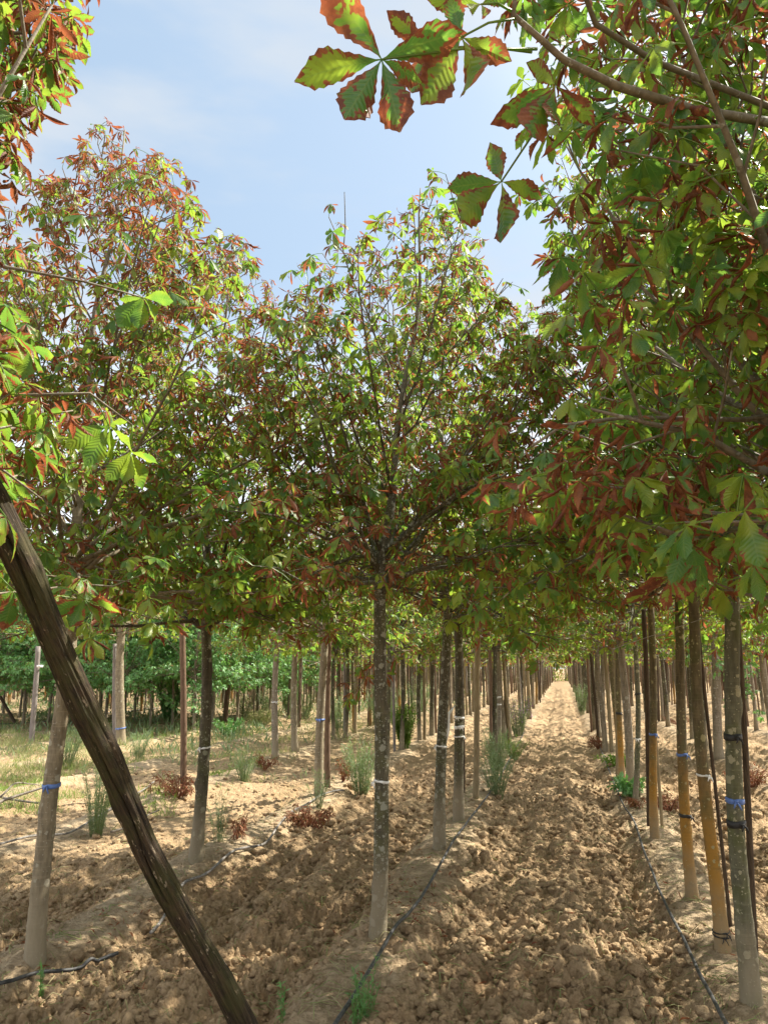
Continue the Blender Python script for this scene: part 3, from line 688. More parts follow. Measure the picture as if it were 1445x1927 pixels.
near_tree("horse_chestnut_tree", (601, 1502, 606, 1190, 16), 'bark_tan', "pale-trunked chestnut tree with blue tie beside a brown stake, third in the left row", 59,
          ties=((1354, 'tie_blue', 0.02),), sky=SKY_C, H=5.2, R=1.3, zb=2.1, nlimb=30, lod=2, dry=(0.35, 0.55), lodfn=None)
near_tree("horse_chestnut_tree", (518, 1432, 523, 1235, 12), 'bark_grey', "grey chestnut trunk with thin white tie in front of dry straw", 61, ties=((1321, 'tie_white', 0.012),),
          sky=SKY_L, H=5.2, R=1.3, zb=2.1, nlimb=28, lod=2, dry=(0.35, 0.55), lodfn=None)
near_tree("horse_chestnut_tree", (555, 1417, 558, 1240, 12), 'bark_tan', "tan chestnut trunk between the pale grey one and the blue-tied one", 67,
          H=5.0, R=1.3, zb=2.1, nlimb=28, lod=2, dry=(0.35, 0.55), lodfn=None)
near_tree("horse_chestnut_tree", (228, 1402, 232, 1185, 17), 'bark_tan', "sunlit pale-barked chestnut tree with blue tie, right of the leaning post", 71,
          ties=((1370, 'tie_blue', 0.022),), H=5.0, R=1.3, zb=2.4, nlimb=30, lod=2, dry=(0.35, 0.6), lodfn=None)
# right row
RK = dict(H=5.3, R=1.25, zb=2.3, nlimb=32)
near_tree("horse_chestnut_tree", (1415, 1908, 1373, 1100, 31), 'bark_green', "thickest green-grey trunk at the right edge, with blue and black ties", 81,
          ties=((1505, 'tie_blue', 0.022), (1548, 'tie_black', 0.03), (1385, 'tie_black', 0.03)), dry=(0.35, 0.5), **RK)
near_tree("horse_chestnut_tree", (1360, 1795, 1311, 1060, 23), 'bark_amber', "orange-lichened chestnut trunk with thin dark rings near its foot", 83,
          ties=((1459, 'tie_white', 0.010), (1752, 'tie_black', 0.005), (1760, 'tie_black', 0.005)), dry=(0.35, 0.5), **RK)
near_tree("horse_chestnut_tree", (1302, 1698, 1274, 1140, 19), 'bark_amber', "brown chestnut trunk, orange below its black tie, third from the right edge", 89,
          ties=((1420, 'tie_blue', 0.016), (1535, 'tie_black', 0.02)), dry=(0.35, 0.5), **RK)
near_tree("horse_chestnut_tree", (1232, 1584, 1214, 1165, 14), 'bark_amber', "chestnut trunk bound to two stakes, yellowish towards its foot", 97,
          ties=((1381, 'tie_blue', 0.016),), dry=(0.35, 0.5), **RK)
near_tree("horse_chestnut_tree", (1195, 1512, 1190, 1150, 10), 'bark_green', "thin young chestnut tied to a bamboo cane above a withered shoot", 101,
          H=5.0, R=1.1, zb=2.3, nlimb=26, lod=2, lodfn=None, ties=((1305, 'tie_black', 0.015), (1390, 'tie_white', 0.012)))
near_tree("horse_chestnut_tree", (1170, 1468, 1166, 1200, 11), 'bark_amber', "bright orange chestnut trunk with black tie above leafy green weeds", 103,
          H=5.0, R=1.2, zb=2.2, nlimb=26, lod=2, lodfn=None, ties=((1342, 'tie_black', 0.03),))
near_tree("horse_chestnut_tree", (1352, 1428, 1337, 1180, 17), 'bark_grey', "pale grey trunk of the second row on the right, behind the nearest trunks", 107,
          H=5.2, R=1.3, zb=2.2, nlimb=28, lod=2, lodfn=None)
def sap_extra(w_, l_, rng):
    for a in range(9):
        z = 0.75 + a * 0.17; g = a * 2.4; p = np.array([0.01, 0, z])
        shoot(w_, l_, rng, [p, p + [0.16 * math.cos(g), 0.16 * math.sin(g), 0.06], p + [0.30 * math.cos(g), 0.30 * math.sin(g), 0.06]], 1, 6, 0.10, 0.02)
near_tree("young_tree", (1405, 1425, 1392, 1150, 8), 'bark_tan', "young leafy tree with fresh green shoots low on its stem, at the right edge", 109, leafmat='fresh',
          H=3.6, R=0.8, zb=2.0, nlimb=16, dry=(0.05, 0.05), lod=2, lodfn=None, extra=sap_extra, group=None)

# ---- trees at the photographer's sides: trunks out of frame, branches reaching in
def keep_right(p, rng):
    x, y, d = project(p); r = rng.random(len(x))
    ed = np.interp(y, [-200, 0, 60, 200, 300, 480, 560, 700, 850, 1000, 1100, 1160], [890, 925, 985, 985, 1075, 1060, 1010, 1090, 980, 1080, 1190, 1240])
    thin = np.interp(y, [0, 450, 700, 1160], [1.0, 0.95, 0.85, 0.75])
    ok = (x > ed + rng.normal(0, 12, len(x))) & (y < 1150) & (r < thin) & (d > 1.3)
    return ok | (x > 1500) | (d < 0)
def keep_left(p, rng):
    x, y, d = project(p); r = rng.random(len(x))
    ok = ((x < 150 + rng.normal(0, 8, len(x))) & (y < 150)) | ((x < np.interp(y, [100, 200, 340], [110, 30, 5])) & (y < 360)) | ((x < 40) & (y > 380) & (y < 1120)) | ((x < 270) & (y > 500) & (y < 830) & (r < 0.30))
    return (ok & (d > 0.9)) | (x < -80)
HERO = []
def hero_leaf(hub, tips, depth, rng, leaf, wood, o, dry, stalk=None, wfac=0.40):
    h = P(hub[0], hub[1], depth) - o; base = []; dr = []; L = []
    for (tx, ty, dd) in tips:
        t_ = P(tx, ty, depth + dd) - o; base.append(h); dr.append(t_ - h); L.append(np.linalg.norm(t_ - h))
    base = np.array(base); dr = np.array(dr); L = np.array(L); n = len(L)
    nrm = np.tile(norm(np.array([0.1, 0.55, 0.8])), (n, 1)) + rng.normal(0, 0.15, (n, 3))
    leaflets(leaf, base, dr, nrm, L, np.full(n, wfac), np.clip(dry + rng.normal(0, 0.05, n), 0, 1) , rng.random(n) * 0.4, rng, 0, curlk=0.15)
    if stalk is not None:
        q = P(stalk[0], stalk[1], depth + stalk[2]) - o
        pts = np.array([q, (q + h) / 2 + [0, 0, 0.01], h]); V, F = tube(pts, [0.0030, 0.0022, 0.0018], 6)
        leaf.add(V, F, np.tile([0.0, 0.9, 0.0, 0.5], (len(V), 1)))
FR_O = np.array([1.62, 2.15, 0.0])
def right_extra(w_, l_, rng):
    o = FR_O
    br = [P(1700, 330, 1.95), P(1445, 230, 1.75), P(1300, 205, 1.6), P(1160, 162, 1.45), P(1060, 112, 1.38), P(965, 28, 1.32), P(975, -40, 1.30)]
    V, F = tube(np.array(br) - o, [0.013, 0.011, 0.0095, 0.0085, 0.0068, 0.0052, 0.004], 8); w_.add(V, F)
    br2 = [P(1700, 330, 1.95), P(1445, 200, 1.85), P(1230, 115, 1.7), P(1120, 45, 1.6), P(1080, -60, 1.5)]
    V, F = tube(np.array(br2) - o, [0.011, 0.008, 0.007, 0.006, 0.004], 8); w_.add(V, F)
    br3 = [P(1600, 760, 2.2), P(1400, 790, 2.0), P(1180, 785, 1.8), P(1060, 800, 1.7), P(1000, 840, 1.65)]
    V, F = tube(np.array(br3) - o, [0.010, 0.007, 0.005, 0.004, 0.003], 8); w_.add(V, F)
    hero_leaf((718, 112), [(548, 136, 0.0), (634, 246, -.02), (756, 252, -.03), (650, -10, 0.05), (845, 55, 0.05), (800, 150, -.03)], 1.20, rng, l_, w_, o, 0.50, (1010, 92, 0.10), 0.46)
    hero_leaf((868, 70), [(785, 215, 0), (935, 208, -.02), (960, 110, 0.03), (855, 10, 0.03), (770, 95, .05)], 1.25, rng, l_, w_, o, 0.52, (968, 35, 0.07), 0.48)
    hero_leaf((800, 92), [(735, 20, 0), (765, 190, 0), (830, 175, -.02), (870, 60, 0.03)], 1.34, rng, l_, w_, o, 0.60, (1000, 98, 0.10), 0.5)
    hero_leaf((905, 8), [(800, -5, 0), (860, 28, -.02), (925, 45, -.02), (960, -20, 0.05)], 1.30, rng, l_, w_, o, 0.45, (965, 22, 0.03))
    hero_leaf((943, 342), [(835, 350, 0.0), (828, 428, -.02), (963, 468, -.03), (1015, 355, 0.04), (928, 282, 0.05)], 1.45, rng, l_, w_, o, 0.40, (1068, 172, 0.0), 0.46)
    hero_leaf((1045, 160), [(918, 232, 0.0), (955, 292, -.03), (1020, 270, -.02), (1120, 230, 0.04), (1000, 120, .06)], 1.40, rng, l_, w_, o, 0.48, (1062, 118, 0.0), 0.42)
    hero_leaf((1360, 1010), [(1270, 1070, 0), (1330, 1080, 0), (1410, 1055, 0), (1290, 990, 0)], 1.8, rng, l_, w_, o, 0.6, (1460, 900, 0.1), 0.42)
    hero_leaf((1400, 960), [(1320, 990, 0), (1440, 1080, -.02), (1385, 1060, 0), (1480, 960, 0)], 1.3, rng, l_, w_, o, 0.32, (1500, 860, 0.1), 0.5)
    hero_leaf((1262, 1085), [(1180, 1150, 0), (1245, 1150, 0), (1290, 1130, 0), (1190, 1095, 0)], 1.6, rng, l_, w_, o, 0.62, (1350, 1000, 0.1), 0.42)
    n = 170; px = rng.uniform(1010, 1500, n); py = rng.uniform(-60, 620, n); ed = np.interp(py, [-60, 200, 300, 480, 620], [960, 1010, 1110, 1110, 1090]); px = np.where(px < ed, ed + rng.uniform(0, 300, n), px)
    hub = np.array([P(a, b, c) - o for a, b, c in zip(px, py, rng.uniform(1.55, 2.7, n))])
    compound(l_, hub, norm(np.stack([rng.normal(-0.6, 0.5, n), rng.normal(0, 0.6, n), rng.normal(0, 0.5, n)], -1)), rng, np.full(n, 0.095), np.clip(rng.normal(0.38, 0.16, n), 0, 1), 0, petiole=0.10)
    # curled rusty leaves hanging along the third branch
    n = 44; f = rng.random(n); px = 950 + f * 420; py = 850 + rng.uniform(-90, 130, n) + (1 - f) * 20
    hub = np.array([P(a, b, c) - o for a, b, c in zip(px, py, rng.uniform(1.6, 2.0, n))])
    compound(l_, hub, norm(np.stack([-np.ones(n), rng.normal(0, 0.4, n), rng.normal(-0.2, 0.3, n)], -1)), rng, np.full(n, 0.092), np.clip(rng.normal(0.85, 0.12, n), 0, 1), 0, nl=5, petiole=0.08)
def lod_fg(p):
    d = np.linalg.norm(p - CAM, axis=1); return np.where(d < 2.9, 0, 1)
def side_tree(o, seed, label, bark, keep, extra, **kw):
    z = mz(o[0], o[1])
    wood, leaf, tp, tr = gen_tree(seed, r0=0.055, origin=(o[0], o[1], z), keep=keep, lod=1, lodfn=lod_fg, extra=extra, **kw)
    e = put_tree("horse_chestnut_tree", wood, leaf, o[0], o[1], bark, label, group="horse chestnuts of the nearest rows", z=0.0)
    return e
side_tree(FR_O, 201, "large close-up chestnut branches with scorched leaves filling the upper right", 'bark_grey', keep_right, right_extra, H=4.6, R=1.55, zb=1.9, nlimb=52, dens=1.0, dry=(0.42, 0.38), low=-0.2, size=0.088)
FR2 = np.array([1.30, 0.95, 0.0])
side_tree(FR2, 207, "close chestnut boughs along the right edge with big drooping leaves", 'bark_green', keep_right, None, H=4.2, R=1.3, zb=1.95, nlimb=22, dens=0.6, dry=(0.38, 0.38), low=0.0, size=0.095)
FL_O = np.array([-1.62, 1.62, 0.0])
def left_extra(w_, l_, rng):
    o = FL_O
    for br in ([(-300, 700, 2.3), (0, 745, 2.2), (170, 740, 2.3), (250, 800, 2.35)], [(-300, 480, 2.2), (0, 500, 2.3), (160, 530, 2.5), (270, 560, 2.6)], [(-300, 900, 2.0), (0, 880, 2.1), (80, 940, 2.1)], [(-300, 1020, 1.9), (-20, 1120, 2.0), (110, 1105, 2.2)]):
        V, F = tube(np.array([P(*b) for b in br]) - o, np.linspace(0.007, 0.0025, len(br)), 7); w_.add(V, F)
    for br in ([(-300, 60, 2.0), (-60, 70, 2.1), (60, 60, 2.2), (140, 90, 2.3)], [(-300, 250, 2.0), (-60, 200, 2.1), (20, 190, 2.2), (60, 215, 2.3)], [(-60, 70, 2.1), (20, -20, 2.2), (90, -80, 2.3)]):
        V, F = tube(np.array([P(*b) for b in br]) - o, np.linspace(0.008, 0.003, len(br)), 7); w_.add(V, F)
    n = 95; px = rng.uniform(-60, 118, n); py = rng.uniform(-60, 150, n); px[70:] = rng.uniform(-50, 15, 25); py[70:] = rng.uniform(150, 320, 25)
    hub = np.array([P(a, b, c) - o for a, b, c in zip(px, py, rng.uniform(2.0, 2.8, n))])
    compound(l_, hub, norm(np.stack([rng.normal(0.5, 0.6, n), rng.normal(0, 0.6, n), rng.normal(0, 0.5, n)], -1)), rng, np.full(n, 0.10), np.clip(rng.normal(0.62, 0.15, n), 0, 1), 0, petiole=0.10)
    D = 0.16
    hero_leaf((205, 800), [(120, 830, 0), (165, 880, 0), (228, 870, 0), (262, 850, 0), (240, 790, 0)], 2.3, rng, l_, w_, o, D, (170, 742, 0), 0.5)
    hero_leaf((245, 850), [(200, 905, 0), (240, 912, 0), (285, 920, 0), (300, 870, 0)], 2.35, rng, l_, w_, o, D, (250, 800, 0), 0.5)
    hero_leaf((270, 560), [(215, 612, 0), (262, 622, 0), (312, 605, 0), (330, 560, 0), (225, 560, 0)], 2.6, rng, l_, w_, o, D, (200, 530, 0), 0.6)
    hero_leaf((90, 775), [(30, 805, 0), (75, 830, 0), (110, 800, 0), (120, 770, 0)], 2.2, rng, l_, w_, o, 0.45, (40, 745, 0), 0.6)
    hero_leaf((55, 655), [(10, 690, 0), (50, 720, 0), (95, 700, 0), (110, 660, 0)], 2.2, rng, l_, w_, o, 0.3, (0, 610, 0), 0.6)
    hero_leaf((160, 1128), [(95, 1150, 0), (135, 1180, 0), (195, 1172, 0), (232, 1150, 0)], 2.0, rng, l_, w_, o, 0.42, (110, 1105, 0.1), 0.6)
    hero_leaf((25, 1110), [(-20, 1150, 0), (15, 1190, 0), (60, 1160, 0), (50, 1120, 0)], 1.9, rng, l_, w_, o, 0.4, (-20, 1080, 0), 0.6)
    hero_leaf((10, 920), [(-20, 960, 0), (25, 970, 0), (45, 940, 0)], 2.0, rng, l_, w_, o, 0.1, (-20, 890, 0), 0.6)
side_tree(FL_O, 211, "close chestnut boughs hanging in from the upper left edge", 'bark_grey', keep_left, left_extra, H=4.6, R=1.5, zb=1.9, nlimb=60, dens=1.35, dry=(0.42, 0.85), low=0.0, size=0.085)

# ------------------------------------------------------------------ stakes and posts
def stake_mesh(seed, h, r, sides=9, bend=0.01, rough=0.05, point=False):
    rng = np.random.default_rng(seed); z = np.linspace(-0.08, h, 16); a = rng.uniform(0, 6.28, 3)
    pts = np.stack([bend * np.sin(z * 1.7 + a[0]) - bend * math.sin(a[0]), bend * np.sin(z * 1.3 + a[1]) - bend * math.sin(a[1]), z], -1)
    rad = r * (1.05 - 0.12 * z / h)[:, None] * (1 + rng.normal(0, rough, (16, sides)) * 0.5)
    rad[-1] *= 0.93
    return tube(pts, rad, sides)
def stake_px(name, px, mat, label, h=None, seed=0, cat="stake", group="tree stakes near the camera"):
    x, y, lean, r = tree_px(*px); z = mz(x, y); rr = ray(px[2], px[3]); top = (CAM + rr * (y / rr[1]))[2]
    h = h or top + 0.1 - z; V, F = stake_mesh(seed, h, r); V[:, 0] += V[:, 2] * lean
    o = link(name, mesh(name, V, F, MAT[mat]), None, (x, y, z)); tag(o, label, cat, group); return o
stake_px("wooden_stake", (616, 1492, 619, 1195, 11), 'wood_brown', "brown round stake touching the pale trunk with the blue tie", seed=1)
stake_px("wooden_stake", (895, 1510, 903, 1150, 11), 'wood_tan', "pale knotty round post right of the strapped tree", seed=2)
stake_px("wooden_stake", (873, 1500, 870, 1165, 4), 'wood_dark', "very thin dark cane beside the strapped tree", seed=3)
stake_px("wooden_stake", (346, 1493, 343, 1160, 12), 'wood_brown', "brown round post above the rust-red shrub, left of a dark trunk", seed=4)
e = stake_px("wooden_post", (60, 1396, 70, 1225, 10), 'wood_grey', "grey post with white band at the left edge of the clearing", seed=5, cat="post", group=None)
g = G(60, 1396, .04); ring(0.03, 0, 1.62, 0.062, 0.05, MAT['tie_white'], "band", e)
stake_px("wooden_stake", (217, 1395, 217, 1220, 8), 'wood_grey', "weathered stake just left of the sunlit pale trunk", seed=6)
stake_px("wooden_stake", (425, 1357, 430, 1245, 9), 'wood_brown', "short brown stake beside a dry straw mound", seed=7)
stake_px("wooden_stake", (1246, 1565, 1224, 1170, 6), 'wood_tan', "thin pale cane behind the trunk bound to two stakes", seed=8)
stake_px("wooden_stake", (1222, 1560, 1208, 1165, 10), 'wood_dark', "dark brown stake left of the trunk bound to two stakes", seed=9)
stake_px("wooden_stake", (1203, 1500, 1194, 1305, 4), 'wood_tan', "knotted bamboo cane against the thinnest trunk", seed=10)
stake_px("wooden_stake", (1162, 1462, 1158, 1200, 8), 'wood_tan', "pale stake left of the bright orange trunk", seed=11)
stake_px("wooden_stake", (1374, 1745, 1322, 1200, 7), 'wood_dark', "dark cane behind the trunk with rings near its foot", seed=12)
stake_px("wooden_stake", (1420, 1800, 1382, 1120, 12), 'wood_dark', "mossy dark stake tucked behind the thickest right-hand trunk", seed=13)
stake_px("wooden_stake", (1237, 1357, 1232, 1245, 9), 'wood_dark', "left one of two dark posts in the second row on the right", seed=14)
stake_px("wooden_stake", (1253, 1352, 1250, 1240, 10), 'wood_dark', "right one of two dark posts in the second row on the right", seed=15)
stake_px("wooden_stake", (30, 1366, -12, 1290, 7), 'wood_dark', "slanting dark stick propped at the far left edge", seed=16)

# the leaning post in front
LP = [P(470, 1950, 2.16), P(420, 1850, 2.12), P(365, 1765, 2.09), P(318, 1680, 2.06), P(272, 1590, 2.03), P(240, 1510, 2.01), P(205, 1425, 1.98), P(160, 1335, 1.95), P(118, 1240, 1.93), P(72, 1130, 1.90), P(28, 1035, 1.87), P(-10, 945, 1.85), P(-60, 850, 1.83), P(-130, 740, 1.82)]
d0 = LP[0] - LP[3]; d0 = d0 / np.linalg.norm(d0); k = (LP[0][2] + 0.12) / -d0[2]
LP = [LP[0] + d0 * k * f for f in (1.0, 0.75, 0.5, 0.25)] + LP
LP = np.array(LP)
def smooth_path(p, n):
    t = np.linspace(0, len(p) - 1, n); q = np.stack([np.interp(t, np.arange(len(p)), p[:, i]) for i in range(3)], -1)
    for _ in range(6): q[1:-1] = (q[:-2] + 2 * q[1:-1] + q[2:]) / 4
    return q
rngp = np.random.default_rng(77); NP_ = 520; SD = 88
path = smooth_path(LP, NP_); tt = np.linspace(0, 1, NP_)[:, None]; aa = np.linspace(0, 2 * math.pi, SD, endpoint=False)[None]
rad = 0.0345 * (1 + 0.04 * np.sin(tt * 31 + 1) + 0.05 * np.sin(aa * 2 + tt * 9) + 0.03 * np.sin(aa * 5 + tt * 14) + 0.012 * np.sin(aa * 13 + tt * 23 + np.sin(tt * 60)))
for (tc_, ac, amp, wt, wa) in ((0.53, 3.3, 0.28, 0.018, 0.8), (0.80, 0.6, 0.14, 0.02, 0.8), (0.42, 5.6, 0.12, 0.015, 0.6), (0.66, 2.0, 0.12, 0.02, 0.7)):
    da = np.angle(np.exp(1j * (aa - ac))); rad = rad * (1 + amp * np.exp(-((tt - tc_) / wt) ** 2 - (da / wa) ** 2))
for (t0, t1, ac, w_, dp) in ((0.40, 0.62, 4.9, 0.07, 0.45), (0.74, 1.0, 5.0, 0.09, 0.5), (0.62, 0.82, 4.3, 0.05, 0.16), (0.30, 0.5, 4.2, 0.05, 0.15)):   # splits along the grain
    da = np.angle(np.exp(1j * (aa - ac - 0.15 * np.sin(tt * 40)))); on = np.clip((tt - t0) / 0.03, 0, 1) * np.clip((t1 - tt) / 0.03, 0, 1)
    rad = rad * (1 - dp * on * np.exp(-(da / w_) ** 2))
AG, TG = np.meshgrid(aa[0], tt[:, 0])
def ring_noise(fa, ft, seed):   # noise that closes round the post
    return vnoise(np.cos(AG) * fa + 40, np.sin(AG) * fa + TG * 0 + 40, 1.0, seed) * 0.5 + vnoise(np.cos(AG) * fa + TG * ft + 10, np.sin(AG) * fa + TG * ft * .7 + 10, 1.0, seed + 1)
rad = rad * (1 + 0.05 * ring_noise(7, 9, 3) + 0.05 * ring_noise(15, 22, 6) - 0.09 * np.clip(ring_noise(11, 7, 9) - 0.28, 0, 1) / 0.3 + 0.03 * ring_noise(26, 60, 12))
V, F = tube(path, rad, SD)
# local frame along the post so that its wood grain follows it
ax = norm(path[-1] - path[0]); Vz = Vector(ax); quat = Vz.to_track_quat('Z', 'Y'); Rm = np.array(quat.to_matrix()); Vl = (V - path[0]) @ Rm
o = link("leaning_post", mesh("leaning_post", Vl, F, MAT['wood_old'])); o.rotation_mode = 'QUATERNION'; o.rotation_quaternion = quat; o.location = path[0]
tag(o, "dark weathered round wooden post leaning diagonally across the foreground", "post")

# ------------------------------------------------------------------ the rows receding into the field
rng = np.random.default_rng(99)
VAR2, VAR3, GRN = [], [], []
def as_mesh(wl, bark, lm): return wl[0].mesh("trunk", MAT[bark], attr=False), wl[1].mesh("crown", MAT[lm])
for i, bk in enumerate(('bark_grey', 'bark_dark', 'bark_tan', 'bark_amber', 'bark_dark')):
    VAR2.append(as_mesh(gen_tree(300 + i, H=5.3 - 0.1 * i, R=1.3, zb=1.95 + 0.1 * i, r0=0.046, lod=2, nlimb=26, dry=(0.36, 0.55), low=0.0)[:2], bk, 'leaf'))
for i, bk in enumerate(('bark_grey', 'bark_dark', 'bark_tan', 'bark_amber', 'bark_dark', 'bark_grey')):
    VAR3.append(as_mesh(gen_tree(320 + i, dens=1.25, H=5.2 - 0.1 * i, R=1.35, zb=1.85 + 0.08 * i, r0=0.044, lod=3, nlimb=24, dry=(0.36, 0.55), low=0.0)[:2], bk, 'leaf'))
for i in range(4):
    GRN.append(as_mesh(gen_tree(340 + i, H=4.9 + 0.2 * i, R=1.4, zb=1.45, r0=0.035, lod=2, nlimb=32, dry=(0.0, 0.0), size=0.10, low=-0.3, leafp=0.9)[:2], 'bark_grey', 'fresh'))
STK = []
for i, mt in enumerate(('wood_brown', 'wood_dark', 'wood_tan', 'wood_grey', 'wood_brown')):
    V, F = stake_mesh(400 + i, 2.15 + 0.1 * (i % 3), 0.026 + 0.004 * (i % 3), sides=8, bend=0.02); STK.append(mesh("wooden_stake", V, F, MAT[mt]))
ROWTXT = {-6: "far left rows", -5: "far left rows", -4: "far left rows", -3: "third row left of the front tree", -2: "second row left of the front tree", -1: "row left of the front tree",
          0: "row directly behind the front tree", 1: "row along the right of the bare lane", 2: "second row right of the bare lane", 3: "third row right of the bare lane"}
start = {0: 13.4, 1: 13.0, -1: 12.6, -2: 16.4, -3: 19.5, 2: 16.2, 3: 13.5, 4: 14}
def s_of(px, py): g_ = G(px, py); return qs(g_[0], g_[1])[1]
far = []; count = 0; stakes = 0
cand = []
for k in range(-22, 16):
    sp = 1.75 if k > -4 else 1.25; s = start.get(k, 15.0 if k > 0 else 17.0); 
    while s < 96:
        ss = s + rng.normal(0, 0.12); v = row_pt(k, ss) + rng.normal(0, 0.04, 2); d = float(np.hypot(*v)); az = math.degrees(math.atan2(v[0], v[1]))
        if v[1] > 3 and -30.5 < az < 31.5 and rng.random() < 0.96: cand.append((d, k, float(v[0]), float(v[1])))
        s += sp * (1 if s < 40 else 1.15)
# more trunks that can be told apart by place, between the near ones and the procession
for (px, py) in ((650, 1392), (697, 1372), (812, 1388)): g_ = G(px, py); cand.append((float(np.hypot(g_[0], g_[1])), -2 if px < 720 else -1, g_[0], g_[1]))
# a line of trees closing the field behind the rows
for jj in range(5):
  for j in range(120):
    v = np.array([-98 + j * 1.75 + jj * 0.35, 87 + jj * 2.2 + rng.normal(0, 1.0)]); cand.append((float(np.hypot(*v)), -99, float(v[0]), float(v[1])))
# trees right of the frame whose crowns reach in and shade the lane
for k, s in ((2, 3.8), (2, 6.1), (2, 8.6), (2, 11.3), (1, 10.9)):
    v = row_pt(k, s); cand.append((float(np.hypot(*v)), k, float(v[0]), float(v[1])))
cand.sort()
GREENZONE = lambda k, x, y: (k <= -4 and 17 < y < 27)
for (d, k, x, y) in cand:
    green = GREENZONE(k, x, y)
    if count >= 262: far.append((d, k, x, y, green)); continue
    txt = ROWTXT.get(k, "far left rows" if k < 0 else "outer rows at the far right")
    if green:
        w_, l_ = GRN[int(rng.integers(4))]; nm, lb, gp = "green_tree", "fresh green round-crowned tree in the clump beyond the clearing", "fresh green trees beyond the clearing"
    else:
        w_, l_ = (VAR2[int(rng.integers(5))] if d < 19 else VAR3[int(rng.integers(6))]); nm = "horse_chestnut_tree"
        lb = "slim chestnut tree further back in the " + txt; gp = "chestnut trees in the " + txt
    e = bpy.data.objects.new(nm, None); COL.objects.link(e); e.location = (x, y, mz(x, y) - 0.02); e.rotation_euler = (0, 0, float(rng.uniform(0, 6.28)))
    sc = float(rng.uniform(0.92, 1.06)); e.scale = (sc * float(rng.uniform(.9, 1.15)),) * 2 + (sc,); tag(e, lb, "tree", gp)
    link("trunk", w_, e); link("crown", l_, e); count += 1
    if d > 12 and not green and rng.random() < 0.85:
        a = rng.uniform(0, 6.28); sx = x + 0.13 * math.cos(a); sy = y + 0.13 * math.sin(a)
        o = link("wooden_stake", STK[int(rng.integers(5))], None, (sx, sy, mz(sx, sy) - 0.02), float(rng.uniform(0, 6.28))); o.rotation_euler[0] = float(rng.normal(0, 0.015)); o.rotation_euler[1] = float(rng.normal(0, 0.015))
        tag(o, "round wooden stake further back in the " + txt, "stake", "stakes in the " + txt); stakes += 1
# the rest of the plantation reads as one mass
acc = Acc(); acl = Acc(); lo = []
for i in range(5):
    w_, l_, _, _ = gen_tree(500 + i, H=5.1, R=1.35, zb=2.1, r0=0.05, lod=4, nlimb=14, dry=(0.34, 0.5), sides=4, low=-0.1)
    lo.append((np.concatenate(w_.V), np.concatenate(w_.F), np.concatenate(l_.V), np.concatenate(l_.F), np.concatenate(l_.A)))
for (d, k, x, y, green) in far:
    V1, F1, V2, F2, A2 = lo[int(rng.integers(5))]; a = rng.uniform(0, 6.28); R_ = np.array([[math.cos(a), math.sin(a), 0], [-math.sin(a), math.cos(a), 0], [0, 0, 1]]); off = np.array([x, y, 0.0])
    acc.add(V1 @ R_ + off, F1, None, int(rng.integers(3))); acl.add((V2 @ R_) * ([1, 1, 1] if k != -99 else [1.2, 1.2, 1.45]) + off - ([0, 0, 0] if k != -99 else [0, 0, 2.9]), F2, A2, 3)
    if rng.random() < 0.85:
        V3, F3 = tube(np.array([[x + 0.15, y, 0], [x + 0.15, y, 2.3]]), [0.03, 0.028], 4); acc.add(V3, F3, None, int(rng.integers(3)))
for s_ in (acc, acl): pass
tot = Acc()
for A_ in (acc, acl):
    for v_, f_, a_, m_ in zip(A_.V, A_.F, A_.A, A_.M): pass
V = np.concatenate(acc.V + acl.V); F = np.concatenate([np.concatenate(acc.F), np.concatenate(acl.F) + acc.n]); A = np.concatenate(acc.A + acl.A); Mi = np.concatenate(acc.M + acl.M)
me = mesh("distant_trees", V, F, None, A, True, [MAT['bark_grey'], MAT['bark_dark'], MAT['wood_brown'], MAT['leaf']], Mi)
o = link("distant_trees", me); tag(o, "mass of far plantation trees filling the horizon between the trunks", "distant trees", kind='stuff')
print("individual trees", count, "stakes", stakes, "far", len(far))

# ------------------------------------------------------------------ drip hoses, wire
def ground_line(pix, r, mat, name, label, cat="hose", lift=0.0, n=90, group=None):
    pts = np.array([G(a, b, 0.05) for a, b in pix]); q = smooth_path(pts, n)
    rg = np.random.default_rng(len(pix) + abs(int(pix[0][0]))); hh = np.array([max(mz(a, b) + 0.03, gz(a, b)) for a, b in q[:, :2]])
    for _ in range(4): hh[1:-1] = (hh[:-2] + 2 * hh[1:-1] + hh[2:]) / 4
    q[:, 2] = hh + r + lift; q[:, :2] += np.cumsum(rg.normal(0, 0.002, (n, 2)), 0) * 0.4
    V, F = tube(q, r, 8); o = link(name, mesh(name, V, F, MAT[mat])); tag(o, label, cat, group); return o
ground_line([(600, 2010), (660, 1918), (705, 1840), (752, 1765), (800, 1690), (838, 1625), (875, 1565), (910, 1520), (950, 1450), (985, 1385)], 0.0095, 'hose', "drip_hose", "dark irrigation hose running past the foot of the front tree", group="drip hoses")
ground_line([(1400, 2010), (1350, 1910), (1320, 1850), (1285, 1770), (1240, 1680), (1212, 1610), (1190, 1545), (1172, 1515), (1150, 1465), (1128, 1410)], 0.0095, 'hose', "drip_hose", "dark irrigation hose along the right edge of the bare lane", group="drip hoses")
ground_line([(-120, 1900), (0, 1858), (60, 1832), (120, 1812), (180, 1795), (222, 1780)], 0.010, 'hose', "drip_hose", "short black hose end surfacing beside the tan trunk, bottom left", group="drip hoses")
ground_line([(285, 1738), (310, 1705), (345, 1665), (390, 1645), (440, 1610), (500, 1588), (545, 1535), (600, 1505), (648, 1492)], 0.010, 'hose_grey', "drip_hose", "grey dusty hose crossing behind the second left trunk", group="drip hoses")
